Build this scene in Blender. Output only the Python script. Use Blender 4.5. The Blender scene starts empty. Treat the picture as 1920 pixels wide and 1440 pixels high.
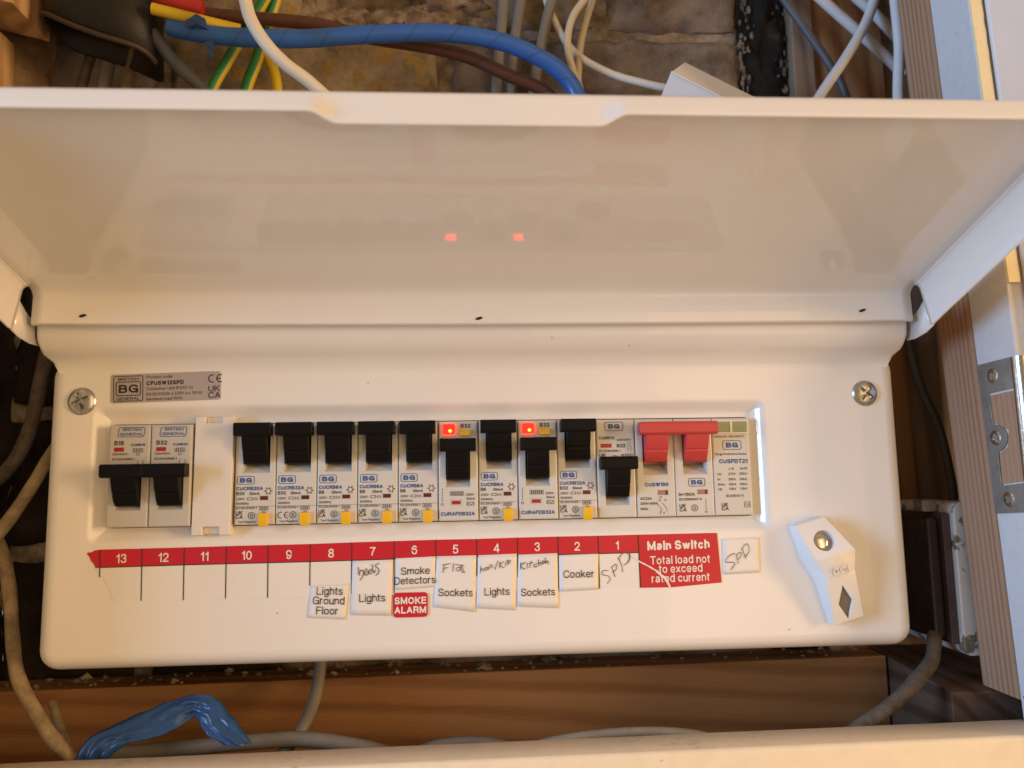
import bpy, bmesh, math, random
from mathutils import Vector, Matrix, noise
random.seed(7)
D = bpy.data
scene = bpy.context.scene
COL = scene.collection
R = math.radians

# ------------------------------------------------------------------ camera
# all lengths below are millimetres; the cover of the unit is the plane y = 0, x right, z up
CAM = Vector((12.761, -350.115, -3.097))
RIGHT = Vector((0.998165, -0.058294, -0.016385))
FWD = Vector((0.059841, 0.991010, 0.119661))
UP = Vector((0.009262, -0.120422, 0.992680))
FPX = 1442.0
cam_data = D.cameras.new('camera')
cam = D.objects.new('camera', cam_data)
COL.objects.link(cam)
cam.matrix_world = Matrix((
    (RIGHT.x, UP.x, -FWD.x, CAM.x * .001),
    (RIGHT.y, UP.y, -FWD.y, CAM.y * .001),
    (RIGHT.z, UP.z, -FWD.z, CAM.z * .001),
    (0, 0, 0, 1)))
cam_data.lens = FPX / 1920 * 36
cam_data.sensor_width = 36
cam_data.clip_start = 0.01
cam_data.clip_end = 50
cam_data.dof.use_dof = True
cam_data.dof.focus_distance = 0.352
cam_data.dof.aperture_fstop = 9.0
scene.camera = cam

# ------------------------------------------------------------------ world, lamps, exposure
world = D.worlds.new('World')
scene.world = world
world.use_nodes = True
world.node_tree.nodes['Background'].inputs[0].default_value = (1.0, 0.68, 0.39, 1)
world.node_tree.nodes['Background'].inputs[1].default_value = 0.35
scene.view_settings.view_transform = 'Standard'
scene.view_settings.look = 'None'
scene.view_settings.exposure = 0.07
scene.view_settings.gamma = 1.0


def area(name, loc, target, size, power, color, size_y=None):
    l = D.lights.new(name, 'AREA')
    l.energy = power
    l.color = color
    l.size = size
    if size_y:
        l.shape = 'RECTANGLE'
        l.size_y = size_y
    o = D.objects.new(name, l)
    COL.objects.link(o)
    o.location = Vector(loc) * .001
    o.rotation_euler = (Vector(target) - Vector(loc)).to_track_quat('-Z', 'Y').to_euler()
    return o


# soft-edged warm room light from the right: three nested panes
for w_, h_, p_ in ((.35, 1.2, 2.2), (.6, 1.4, 2.2), (.9, 1.6, 2.2)):
    area('warm_room_lamp', (560, -1150, 70), (40, 0, 0), w_, p_, (1.0, .63, .31), h_)
area('warm_side_lamp', (1400, -650, 110), (60, 0, 0), .26, 15, (1.0, .64, .32), .6)
area('cool_window_light', (-1150, -500, 130), (120, 0, 0), .44, 18, (.38, .63, 1.0), .6)

# ------------------------------------------------------------------ helpers


def at(px, py, y=0.0):
    """point of the plane y that the photograph shows at this pixel"""
    d = RIGHT * ((px - 960) / FPX) + FWD + UP * ((720 - py) / FPX)
    return CAM + d * ((y - CAM.y) / d.y)


LEAN = 0.042


def jamb_x(z):
    return 248 - LEAN * z


def on_jamb(px, py, off=0.0):
    d = RIGHT * ((px - 960) / FPX) + FWD + UP * ((720 - py) / FPX)
    s = (248 + off - CAM.x - LEAN * CAM.z) / (d.x + LEAN * d.z)
    return CAM + d * s


ORI = {}


def empty(name, loc, label, cat, group=None):
    o = D.objects.new(name, None)
    COL.objects.link(o)
    o.empty_display_size = .01
    o.location = Vector(loc) * .001
    ORI[o] = Vector(loc)
    tag(o, label, cat, group)
    return o


def tag(o, label=None, cat=None, group=None, kind=None):
    if label:
        o['label'] = label
    if cat:
        o['category'] = cat
    if group:
        o['group'] = group
    if kind:
        o['kind'] = kind
    return o


_tc = {}


# stroke lettering: glyph boxes of cap height 1 -> (width, bottom, top, strokes); 'P' straight, 'C' curved
XH = .745
GL = {
    'A': (.74, 0, 1, ['P', (0, 0), (.5, 1), (1, 0)], ['P', (.17, .32), (.83, .32)]),
    'B': (.66, 0, 1, ['P', (0, 0), (0, 1)], ['C', (0, 1), (.55, 1), (.86, .92), (.93, .76), (.86, .6), (.55, .53), (0, .53)], ['C', (.3, .53), (.62, .53), (.93, .45), (1, .27), (.93, .08), (.6, 0), (0, 0)]),
    'C': (.72, 0, 1, ['C', (1, .7), (.86, .92), (.52, 1), (.14, .87), (0, .5), (.14, .13), (.52, 0), (.86, .08), (1, .32)]),
    'D': (.70, 0, 1, ['P', (0, 0), (0, 1)], ['C', (0, 1), (.45, 1), (.85, .86), (1, .5), (.85, .14), (.45, 0), (0, 0)]),
    'E': (.60, 0, 1, ['P', (1, 0), (0, 0), (0, 1), (1, 1)], ['P', (0, .53), (.92, .53)]),
    'F': (.57, 0, 1, ['P', (0, 0), (0, 1), (1, 1)], ['P', (0, .52), (.88, .52)]),
    'G': (.75, 0, 1, ['C', (1, .72), (.85, .93), (.5, 1), (.13, .87), (0, .5), (.13, .13), (.5, 0), (.85, .1), (1, .32)], ['P', (1, 0), (1, .46), (.56, .46)]),
    'H': (.68, 0, 1, ['P', (0, 0), (0, 1)], ['P', (1, 0), (1, 1)], ['P', (0, .53), (1, .53)]),
    'I': (0, 0, 1, ['P', (0, 0), (0, 1)]),
    'K': (.68, 0, 1, ['P', (0, 0), (0, 1)], ['P', (1, 1), (0, .36)], ['P', (.32, .58), (1, 0)]),
    'L': (.55, 0, 1, ['P', (0, 1), (0, 0), (1, 0)]),
    'M': (.84, 0, 1, ['P', (0, 0), (0, 1), (.5, .05), (1, 1), (1, 0)]),
    'N': (.68, 0, 1, ['P', (0, 0), (0, 1), (1, 0), (1, 1)]),
    'O': (.78, 0, 1, ['C', (.5, 1), (.13, .86), (0, .5), (.13, .14), (.5, 0), (.87, .14), (1, .5), (.87, .86), (.5, 1)]),
    'P': (.64, 0, 1, ['P', (0, 0), (0, 1)], ['C', (0, 1), (.55, 1), (.9, .92), (1, .72), (.9, .52), (.55, .43), (0, .43)]),
    'R': (.68, 0, 1, ['P', (0, 0), (0, 1)], ['C', (0, 1), (.55, 1), (.88, .93), (.97, .75), (.88, .57), (.55, .5), (0, .5)], ['P', (.6, .5), (.85, .38), (1, 0)]),
    'S': (.66, 0, 1, ['C', (.95, .74), (.82, .94), (.5, 1), (.15, .92), (.04, .74), (.16, .58), (.5, .5), (.86, .42), (1, .25), (.86, .06), (.5, 0), (.14, .07), (0, .3)]),
    'T': (.64, 0, 1, ['P', (0, 1), (1, 1)], ['P', (.5, 1), (.5, 0)]),
    'U': (.68, 0, 1, ['C', (0, 1), (0, .6), (.03, .26), (.2, .06), (.5, 0), (.8, .06), (.97, .26), (1, .6), (1, 1)]),
    'V': (.70, 0, 1, ['P', (0, 1), (.5, 0), (1, 1)]),
    'W': (1.0, 0, 1, ['P', (0, 1), (.26, 0), (.5, 1), (.74, 0), (1, 1)]),
    'X': (.66, 0, 1, ['P', (0, 1), (1, 0)], ['P', (0, 0), (1, 1)]),
    'Z': (.62, 0, 1, ['P', (0, 1), (1, 1), (0, 0), (1, 0)]),
    '0': (.56, 0, 1, ['C', (.5, 1), (.12, .84), (0, .5), (.12, .16), (.5, 0), (.88, .16), (1, .5), (.88, .84), (.5, 1)]),
    '1': (.30, 0, 1, ['P', (0, .74), (.45, .8), (1, 1), (1, 0)]),
    '2': (.56, 0, 1, ['C', (.02, .68), (.12, .9), (.5, 1), (.88, .9), (.98, .7), (.85, .5), (.4, .26), (.1, .1), (0, 0)], ['P', (0, 0), (1, 0)]),
    '3': (.56, 0, 1, ['C', (.04, .74), (.16, .93), (.5, 1), (.84, .93), (.94, .75), (.8, .58), (.4, .53)], ['C', (.4, .53), (.84, .48), (1, .27), (.86, .07), (.5, 0), (.14, .07), (0, .27)]),
    '4': (.60, 0, 1, ['P', (1, .26), (0, .26), (.72, 1), (.76, 1), (.76, 0)]),
    '5': (.56, 0, 1, ['P', (.92, 1), (.16, 1), (.06, .48)], ['C', (.06, .48), (.3, .62), (.6, .63), (.9, .52), (1, .32), (.88, .09), (.5, 0), (.14, .06), (0, .24)]),
    '6': (.56, 0, 1, ['C', (.94, .78), (.8, .95), (.5, 1), (.14, .85), (0, .45), (.1, .12), (.5, 0), (.88, .1), (1, .32), (.88, .55), (.52, .64), (.16, .54), (.02, .34)]),
    '7': (.56, 0, 1, ['P', (0, 1), (1, 1)], ['C', (1, 1), (.62, .6), (.38, .25), (.32, 0)]),
    '8': (.56, 0, 1, ['C', (.5, 1), (.16, .92), (.06, .76), (.18, .6), (.5, .53), (.82, .6), (.94, .76), (.84, .92), (.5, 1)], ['C', (.5, .53), (.14, .44), (0, .26), (.14, .06), (.5, 0), (.86, .06), (1, .26), (.86, .44), (.5, .53)]),
    '9': (.56, 0, 1, ['C', (.06, .22), (.2, .05), (.5, 0), (.86, .15), (1, .55), (.9, .88), (.5, 1), (.12, .9), (0, .68), (.12, .45), (.48, .36), (.84, .46), (.98, .66)]),
    'a': (.52, 0, XH, ['C', (.06, .76), (.2, .95), (.5, 1), (.82, .93), (.92, .72), (.92, .3), (.94, .08), (1.04, 0)], ['C', (.92, .6), (.5, .54), (.12, .42), (0, .22), (.12, .04), (.4, 0), (.74, .1), (.92, .32)]),
    'b': (.54, 0, 1, ['P', (0, 0), (0, 1)], ['C', (0, .4), (.2, .68), (.5, .74), (.86, .64), (1, .37), (.86, .1), (.5, 0), (.2, .06), (0, .34)]),
    'c': (.50, 0, XH, ['C', (1, .68), (.84, .93), (.52, 1), (.14, .86), (0, .5), (.14, .14), (.52, 0), (.86, .09), (1, .34)]),
    'd': (.54, 0, 1, ['P', (1, 0), (1, 1)], ['C', (1, .4), (.8, .68), (.5, .74), (.14, .64), (0, .37), (.14, .1), (.5, 0), (.8, .06), (1, .34)]),
    'e': (.54, 0, XH, ['C', (0, .52), (1, .52), (.88, .86), (.5, 1), (.14, .86), (0, .5), (.14, .13), (.52, 0), (.84, .07), (.98, .26)]),
    'f': (.28, 0, 1, ['C', (1, 1), (.62, .96), (.46, .8), (.46, .4), (.46, 0)], ['P', (0, .70), (1, .70)]),
    'g': (.54, -.29, XH, ['C', (1, .68), (.8, .94), (.5, 1), (.14, .9), (0, .64), (.14, .38), (.5, .28), (.8, .36), (1, .6)], ['C', (1, 1), (1, .5), (1, .22), (.86, .05), (.5, 0), (.16, .05), (.04, .18)]),
    'h': (.50, 0, 1, ['P', (0, 0), (0, 1)], ['C', (0, .46), (.2, .68), (.55, .74), (.88, .66), (1, .46), (1, 0)]),
    'i': (0, 0, 1, ['P', (0, 0), (0, .70)], ['P', (0, .93), (0, 1)]),
    'k': (.50, 0, 1, ['P', (0, 0), (0, 1)], ['P', (.92, .72), (0, .24)], ['P', (.36, .42), (1, 0)]),
    'l': (0, 0, 1, ['P', (0, 0), (0, 1)]),
    'm': (.86, 0, XH, ['P', (0, 0), (0, 1)], ['C', (0, .62), (.1, .9), (.28, 1), (.44, .92), (.5, .68), (.5, 0)], ['C', (.5, .62), (.6, .9), (.78, 1), (.94, .92), (1, .68), (1, 0)]),
    'n': (.50, 0, XH, ['P', (0, 0), (0, 1)], ['C', (0, .62), (.2, .92), (.55, 1), (.88, .9), (1, .64), (1, 0)]),
    'o': (.55, 0, XH, ['C', (.5, 1), (.13, .86), (0, .5), (.13, .14), (.5, 0), (.87, .14), (1, .5), (.87, .86), (.5, 1)]),
    'p': (.54, -.28, XH, ['P', (0, 0), (0, 1)], ['C', (0, .66), (.2, .94), (.5, 1), (.86, .9), (1, .64), (.86, .36), (.5, .27), (.2, .33), (0, .6)]),
    'r': (.30, 0, XH, ['P', (0, 0), (0, 1)], ['C', (0, .6), (.3, .92), (.7, 1), (1, .98)]),
    's': (.48, 0, XH, ['C', (.94, .74), (.8, .94), (.5, 1), (.16, .92), (.05, .74), (.2, .58), (.5, .51), (.86, .42), (1, .25), (.86, .06), (.5, 0), (.14, .07), (0, .28)]),
    't': (.27, 0, .93, ['P', (.4, 1), (.4, .3)], ['C', (.4, .32), (.42, .1), (.62, 0), (1, .01)], ['P', (0, .77), (1, .77)]),
    'u': (.50, 0, XH, ['P', (1, 0), (1, 1)], ['C', (0, 1), (0, .36), (.12, .1), (.45, 0), (.8, .08), (1, .38)]),
    'v': (.50, 0, XH, ['P', (0, 1), (.5, 0), (1, 1)]),
    'w': (.78, 0, XH, ['P', (0, 1), (.26, 0), (.5, 1), (.74, 0), (1, 1)]),
    'x': (.50, 0, XH, ['P', (0, 1), (1, 0)], ['P', (0, 0), (1, 1)]),
    'y': (.50, -.28, XH, ['P', (0, 1), (.52, .3)], ['C', (1, 1), (.55, .3), (.38, .06), (.1, 0)]),
    'z': (.46, 0, XH, ['P', (0, 1), (1, 1), (0, 0), (1, 0)]),
    '/': (.3, 0, 1, ['P', (0, 0), (1, 1)]),
    '-': (.28, .34, .50, ['P', (0, .5), (1, .5)]),
    '~': (.4, .34, .56, ['C', (0, .2), (.25, 1), (.75, 0), (1, .8)]),
    ':': (0, .1, .7, ['P', (0, 0), (0, .1)], ['P', (0, .9), (0, 1)]),
    '.': (0, 0, .12, ['P', (0, 0), (0, .1)]),
    '=': (.5, .3, .66, ['P', (0, 0), (1, 0)], ['P', (0, 1), (1, 1)]),
}


def text_geo(s, bold):
    """strokes of a line of lettering, cap height .72: (points, faces)"""
    k = (s, bold)
    if k in _tc:
        return _tc[k]
    w = .105 + bold * 3.4
    V, F = [], []
    x = 0.0
    lay = 0
    for ch in s:
        g = GL.get(ch)
        if g is None:
            x += .30
            continue
        W, b, t = g[0] + w * .55, g[1], g[2]
        sx, sy = max(W - w, 0), (t - b) - w
        for st in g[3:]:
            P = [(x + w / 2 + p[0] * sx, b + w / 2 + p[1] * sy) for p in st[1:]]
            lay += 1
            if st[0] == 'C':
                P = [(q.x, q.y) for q in catmull([Vector((a, c, 0)) for a, c in P], 3)]
                L_, R_ = [], []
                for i, p in enumerate(P):
                    a = P[max(i - 1, 0)]
                    c = P[min(i + 1, len(P) - 1)]
                    if P[0] == P[-1] and i in (0, len(P) - 1):
                        a, c = P[-2], P[1]
                    d = Vector((c[0] - a[0], c[1] - a[1])).normalized() * w / 2
                    L_.append((p[0] - d.y, p[1] + d.x, lay))
                    R_.append((p[0] + d.y, p[1] - d.x, lay))
                o = len(V)
                n = len(P)
                V += L_ + R_
                F += [(o + i, o + i + 1, o + n + i + 1, o + n + i) for i in range(n - 1)]
            else:
                for i in range(len(P) - 1):
                    lay += 1
                    a, c = Vector(P[i]), Vector(P[i + 1])
                    d = (c - a).normalized() * w / 2 if (c - a).length > 1e-6 else Vector((0, w / 2))
                    e = d if (abs(d.x) < 1e-6 or abs(d.y) < 1e-6) else d * .55
                    a, c = a - e, c + e
                    o = len(V)
                    V += [(a.x - d.y, a.y + d.x, lay), (a.x + d.y, a.y - d.x, lay), (c.x + d.y, c.y - d.x, lay), (c.x - d.y, c.y + d.x, lay)]
                    F.append((o, o + 1, o + 2, o + 3))
        x += W + .115 + (.06 if W < .3 else 0)
    V = [(a * .72, c * .72, l % 7) for a, c, l in V]
    _tc[k] = (V, F)
    return _tc[k]


class MB:
    def __init__(self):
        self.v = []
        self.f = []
        self.m = []
        self.uv = {}

    def add(self, verts, faces, mi=0):
        b = len(self.v)
        self.v += [Vector(p) for p in verts]
        for fc in faces:
            self.f.append(tuple(b + i for i in fc))
            self.m.append(mi)
        return b

    def box(self, x0, x1, y0, y1, z0, z1, mi=0):
        x0, x1 = min(x0, x1), max(x0, x1)
        y0, y1 = min(y0, y1), max(y0, y1)
        z0, z1 = min(z0, z1), max(z0, z1)
        self.add([(x0, y0, z0), (x1, y0, z0), (x1, y1, z0), (x0, y1, z0), (x0, y0, z1), (x1, y0, z1), (x1, y1, z1), (x0, y1, z1)],
                 [(0, 3, 2, 1), (4, 5, 6, 7), (0, 1, 5, 4), (1, 2, 6, 5), (2, 3, 7, 6), (3, 0, 4, 7)], mi)

    def rings(self, rings, cap0=False, cap1=False, mi=0, closed=True):
        n = len(rings[0])
        b = len(self.v)
        for r in rings:
            self.v += [Vector(p) for p in r]
        for i in range(len(rings) - 1):
            for j in range(n if closed else n - 1):
                k = (j + 1) % n
                self.f.append((b + i * n + j, b + i * n + k, b + (i + 1) * n + k, b + (i + 1) * n + j))
                self.m.append(mi)
        if cap0:
            self.f.append(tuple(b + j for j in reversed(range(n))))
            self.m.append(mi)
        if cap1:
            o = b + (len(rings) - 1) * n
            self.f.append(tuple(o + j for j in range(n)))
            self.m.append(mi)

    def prism(self, pts, off, mi=0):
        """closed polygon (3-D points) pushed along off"""
        off = Vector(off)
        n = len(pts)
        a = [Vector(p) for p in pts]
        self.add(a + [p + off for p in a],
                 [tuple(range(n)), tuple(reversed(range(n, 2 * n)))] + [(i, i + n, (i + 1) % n + n, (i + 1) % n) for i in range(n)], mi)

    def xprism(self, yz, x0, x1, mi=0):
        self.prism([(x0, y, z) for y, z in yz], (x1 - x0, 0, 0), mi)

    def text(self, s, x, z, size, y=-.12, bold=0.0, wx=1.0, align='L', rot=0.0, shear=0.0, mi=0):
        v, f = text_geo(s, bold + (.016 if size < 3 else 0))
        if not v:
            return
        w = max(p[0] for p in v) * size * wx
        ox = {'L': 0, 'C': -w / 2, 'R': -w}[align]
        c, sn = math.cos(rot), math.sin(rot)
        out = []
        for p in v:
            a, b = p[0] * size * wx + ox + shear * p[1] * size, p[1] * size
            out.append((x + a * c - b * sn, y - p[2] * .003, z + a * sn + b * c))
        self.add(out, f, mi)

    def frame(self, x0, x1, z0, z1, t, r, y=-.12, shear=0.0, mi=0):
        """outline of a rounded rectangle printed on plane y"""
        def ring(e):
            return [(px + shear * (pz - z0), y, pz) for px, pz in rrect(x0 + e, x1 - e, z0 + e, z1 - e, max(r - e, .05), 3)]
        self.rings([ring(0), ring(t)], mi=mi)

    def circle(self, x, z, r, t, y=-.12, n=20, a0=0, a1=360, mi=0):
        full = abs(a1 - a0) >= 360
        k = n if full else n + 1
        ang = [R(a0 + (a1 - a0) * i / n) for i in range(k)]
        self.rings([[(x + q * math.cos(a), y, z + q * math.sin(a)) for a in ang] for q in (r, r - t)], closed=full, mi=mi)

    def stroke(self, pts, w, y=-.2, mi=0):
        """pen stroke through (x, z) points on plane y"""
        pts = smooth2(pts)
        L, Rr = [], []
        for i, p in enumerate(pts):
            a = pts[max(i - 1, 0)]
            b = pts[min(i + 1, len(pts) - 1)]
            d = Vector((b[0] - a[0], b[1] - a[1]))
            if d.length < 1e-6:
                d = Vector((1, 0))
            d.normalize()
            ww = w * (.8 + .35 * noise.noise((p[0] * .7, p[1] * .7, 1)))
            L.append((p[0] - d.y * ww / 2, y, p[1] + d.x * ww / 2))
            Rr.append((p[0] + d.y * ww / 2, y, p[1] - d.x * ww / 2))
        self.rings([L, Rr], closed=False, mi=mi)

    def tube(self, pts, r, n=12, sub=8, flat=1.0, stripe=None, wob=0.0):
        """round cable through 3-D points, uv = (length in mm, turn)"""
        P = catmull([Vector(p) for p in pts], sub)
        T = [(P[min(i + 1, len(P) - 1)] - P[max(i - 1, 0)]).normalized() for i in range(len(P))]
        nrm = T[0].orthogonal()
        rings, ln, s = [], [], 0.0
        for i, p in enumerate(P):
            if i:
                s += (p - P[i - 1]).length
            nrm = (nrm - T[i] * nrm.dot(T[i])).normalized()
            bn = T[i].cross(nrm)
            rr = r * (1 + wob * noise.noise(p * .09))
            rings.append([p + (nrm * math.cos(2 * math.pi * j / n) + bn * math.sin(2 * math.pi * j / n) * flat) * rr for j in range(n)])
            ln.append(s)
        b = len(self.v)
        for rg in rings:
            self.v += rg
        for i in range(len(rings) - 1):
            for j in range(n):
                k = (j + 1) % n
                fi = len(self.f)
                self.f.append((b + i * n + j, b + i * n + k, b + (i + 1) * n + k, b + (i + 1) * n + j))
                self.m.append(1 if stripe and ((j + int(ln[i] * stripe[1])) % n) in stripe[0] else 0)
                self.uv[fi] = [(ln[i], j / n), (ln[i], (j + 1) / n), (ln[i + 1], (j + 1) / n), (ln[i + 1], j / n)]
        self.f.append(tuple(b + j for j in reversed(range(n))))
        self.m.append(0)
        o = b + (len(rings) - 1) * n
        self.f.append(tuple(o + j for j in range(n)))
        self.m.append(0)

    def build(self, name, mats, parent=None, smooth=False, bevel=0.0, seg=2, solid=0.0, origin=None, angle=35, fix=True):
        if not isinstance(mats, (list, tuple)):
            mats = [mats]
        o_ = ORI[parent] if parent is not None else Vector(origin if origin is not None else (0, 0, 0))
        me = D.meshes.new(name)
        me.from_pydata([tuple((p - o_) * .001) for p in self.v], [], self.f)
        for mt in mats:
            me.materials.append(mt)
        me.polygons.foreach_set('material_index', self.m)
        if self.uv:
            lay = me.uv_layers.new(name='UVMap')
            for fi, uvs in self.uv.items():
                for k, li in enumerate(me.polygons[fi].loop_indices):
                    lay.data[li].uv = uvs[k]
        if fix:
            bm = bmesh.new()
            bm.from_mesh(me)
            bmesh.ops.recalc_face_normals(bm, faces=bm.faces)
            bm.to_mesh(me)
            bm.free()
        if smooth:
            me.polygons.foreach_set('use_smooth', [True] * len(me.polygons))
            if angle < 180:
                me.set_sharp_from_angle(angle=R(angle))
        o = D.objects.new(name, me)
        COL.objects.link(o)
        ORI[o] = o_
        if parent is not None:
            o.parent = parent
        else:
            o.location = o_ * .001
        if solid:
            md = o.modifiers.new('thickness', 'SOLIDIFY')
            md.thickness = solid * .001
            md.offset = -1
        if bevel:
            md = o.modifiers.new('bevel', 'BEVEL')
            md.width = bevel * .001
            md.segments = seg
            md.limit_method = 'ANGLE'
            md.angle_limit = R(30)
            me.polygons.foreach_set('use_smooth', [True] * len(me.polygons))
            md.harden_normals = True
        return o


def rrect(x0, x1, z0, z1, r, n=6):
    out = []
    for cx, cz, a in ((x1 - r, z1 - r, 0), (x0 + r, z1 - r, 90), (x0 + r, z0 + r, 180), (x1 - r, z0 + r, 270)):
        for i in range(n + 1):
            t = R(a + 90 * i / n)
            out.append((cx + r * math.cos(t), cz + r * math.sin(t)))
    return out


def catmull(P, sub):
    if len(P) < 3:
        return P
    out = []
    Q = [P[0] * 2 - P[1]] + P + [P[-1] * 2 - P[-2]]
    for i in range(1, len(Q) - 2):
        a, b, c, d = Q[i - 1], Q[i], Q[i + 1], Q[i + 2]
        for k in range(sub):
            t = k / sub
            out.append(.5 * ((2 * b) + (c - a) * t + (2 * a - 5 * b + 4 * c - d) * t * t + (3 * b - a - 3 * c + d) * t ** 3))
    out.append(P[-1])
    return out


def smooth2(pts):
    if len(pts) < 3:
        return pts
    return [(p.x, p.y) for p in catmull([Vector((a, b, 0)) for a, b in pts], 4)]


# ------------------------------------------------------------------ materials
class NT:
    def __init__(self, name):
        self.mat = D.materials.new(name)
        self.mat.use_nodes = True
        self.t = self.mat.node_tree
        self.p = self.t.nodes['Principled BSDF']

    def n(self, typ, **kw):
        nd = self.t.nodes.new(typ)
        for k, v in kw.items():
            if k in nd.inputs:
                nd.inputs[k].default_value = v
            else:
                setattr(nd, k, v)
        return nd

    def l(self, a, b):
        self.t.links.new(a, b)


def ramp(nt, src, stops):
    r = nt.n('ShaderNodeValToRGB')
    e = r.color_ramp.elements
    while len(e) < len(stops):
        e.new(.5)
    for i, (p, c) in enumerate(stops):
        e[i].position = p
        e[i].color = (*c, 1)
    nt.l(src, r.inputs[0])
    return r.outputs[0]


def plain(name, col, rough=.5, metal=0.0, var=.0, vscale=60, bump=0.0, bscale=400, spec=.5, coat=0.0, emit=None, estr=0.0, col2=None, sss=0.0):
    nt = NT(name)
    p = nt.p
    p.inputs['Roughness'].default_value = rough
    p.inputs['Metallic'].default_value = metal
    p.inputs['Specular IOR Level'].default_value = spec
    p.inputs['Coat Weight'].default_value = coat
    p.inputs['Coat Roughness'].default_value = .08
    p.inputs['Base Color'].default_value = (*col, 1)
    tc = nt.n('ShaderNodeTexCoord')
    if var or col2:
        nz = nt.n('ShaderNodeTexNoise', Scale=vscale, Detail=6.0, Roughness=.62)
        nt.l(tc.outputs['Object'], nz.inputs['Vector'])
        c2 = col2 or tuple(c * (1 - var) for c in col)
        nt.l(ramp(nt, nz.outputs[0], [(.34, c2), (.62, col)]), p.inputs['Base Color'])
        mr = nt.n('ShaderNodeMapRange')
        mr.inputs[3].default_value = min(1, rough * 1.35)
        mr.inputs[4].default_value = rough * .8
        nt.l(nz.outputs[0], mr.inputs[0])
        nt.l(mr.outputs[0], p.inputs['Roughness'])
    if bump:
        nb = nt.n('ShaderNodeTexNoise', Scale=bscale, Detail=5.0)
        nt.l(tc.outputs['Object'], nb.inputs['Vector'])
        bp = nt.n('ShaderNodeBump', Strength=bump, Distance=.001)
        nt.l(nb.outputs[0], bp.inputs['Height'])
        nt.l(bp.outputs[0], p.inputs['Normal'])
    if emit:
        p.inputs['Emission Color'].default_value = (*emit, 1)
        p.inputs['Emission Strength'].default_value = estr
    return nt.mat


def wood(name, c0, c1, c2, axis, ring=150, rough=.6, stripes=0.0, bump=.5, dist=3.0):
    """timber with grain running along axis (object space, metres)"""
    nt = NT(name)
    tc = nt.n('ShaderNodeTexCoord')
    mp = nt.n('ShaderNodeMapping')
    sc = [1.0, 1.0, 1.0]
    sc['xyz'.index(axis)] = .07
    mp.inputs['Scale'].default_value = sc
    nt.l(tc.outputs['Object'], mp.inputs[0])
    big = nt.n('ShaderNodeTexNoise', Scale=ring * .16, Detail=2.0)
    nt.l(mp.outputs[0], big.inputs['Vector'])
    wv = nt.n('ShaderNodeTexWave', Scale=ring * .35, Distortion=dist, Detail=3.0)
    wv.inputs['Detail Scale'].default_value = 1.2
    wv.bands_direction = 'DIAGONAL' if not stripes else ('Y' if axis == 'z' else 'Z')
    nt.l(mp.outputs[0], wv.inputs['Vector'])
    fi = nt.n('ShaderNodeTexNoise', Scale=ring * 9, Detail=6.0)
    nt.l(mp.outputs[0], fi.inputs['Vector'])
    a = nt.n('ShaderNodeMath', operation='MULTIPLY_ADD')
    nt.l(wv.outputs[1], a.inputs[0])
    a.inputs[1].default_value = .55
    nt.l(big.outputs[0], a.inputs[2])
    b = nt.n('ShaderNodeMath', operation='MULTIPLY_ADD')
    nt.l(fi.outputs[0], b.inputs[0])
    b.inputs[1].default_value = .35
    nt.l(a.outputs[0], b.inputs[2])
    col = ramp(nt, b.outputs[0], [(.40, c0), (.75, c1), (1.0, c2)])
    nt.l(col, nt.p.inputs['Base Color'])
    nt.p.inputs['Roughness'].default_value = rough
    nt.p.inputs['Specular IOR Level'].default_value = .3
    bp = nt.n('ShaderNodeBump', Strength=bump, Distance=.0012)
    nt.l(b.outputs[0], bp.inputs['Height'])
    nt.l(bp.outputs[0], nt.p.inputs['Normal'])
    return nt.mat


def masonry(name, stops, scale=55, bump=.9, rough=.92, spot=None):
    nt = NT(name)
    tc = nt.n('ShaderNodeTexCoord')
    oi = nt.n('ShaderNodeObjectInfo')
    ad = nt.n('ShaderNodeVectorMath', operation='ADD')
    nt.l(tc.outputs['Object'], ad.inputs[0])
    nt.l(oi.outputs['Random'], ad.inputs[1])
    n1 = nt.n('ShaderNodeTexNoise', Scale=scale, Detail=9.0, Roughness=.68)
    nt.l(ad.outputs[0], n1.inputs['Vector'])
    col = ramp(nt, n1.outputs[0], stops)
    if spot:
        n2 = nt.n('ShaderNodeTexNoise', Scale=scale * 2.2, Detail=4.0)
        nt.l(ad.outputs[0], n2.inputs['Vector'])
        mx = nt.n('ShaderNodeMix', data_type='RGBA')
        nt.l(ramp(nt, n2.outputs[0], [(.58, (0, 0, 0)), (.66, (1, 1, 1))]), mx.inputs[0])
        nt.l(col, mx.inputs[6])
        mx.inputs[7].default_value = (*spot, 1)
        col = mx.outputs[2]
    nt.l(col, nt.p.inputs['Base Color'])
    nt.p.inputs['Roughness'].default_value = rough
    nt.p.inputs['Specular IOR Level'].default_value = .2
    n3 = nt.n('ShaderNodeTexNoise', Scale=scale * 9, Detail=8.0, Roughness=.7)
    nt.l(ad.outputs[0], n3.inputs['Vector'])
    bp = nt.n('ShaderNodeBump', Strength=bump, Distance=.002)
    nt.l(n3.outputs[0], bp.inputs['Height'])
    nt.l(bp.outputs[0], nt.p.inputs['Normal'])
    return nt.mat


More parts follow.
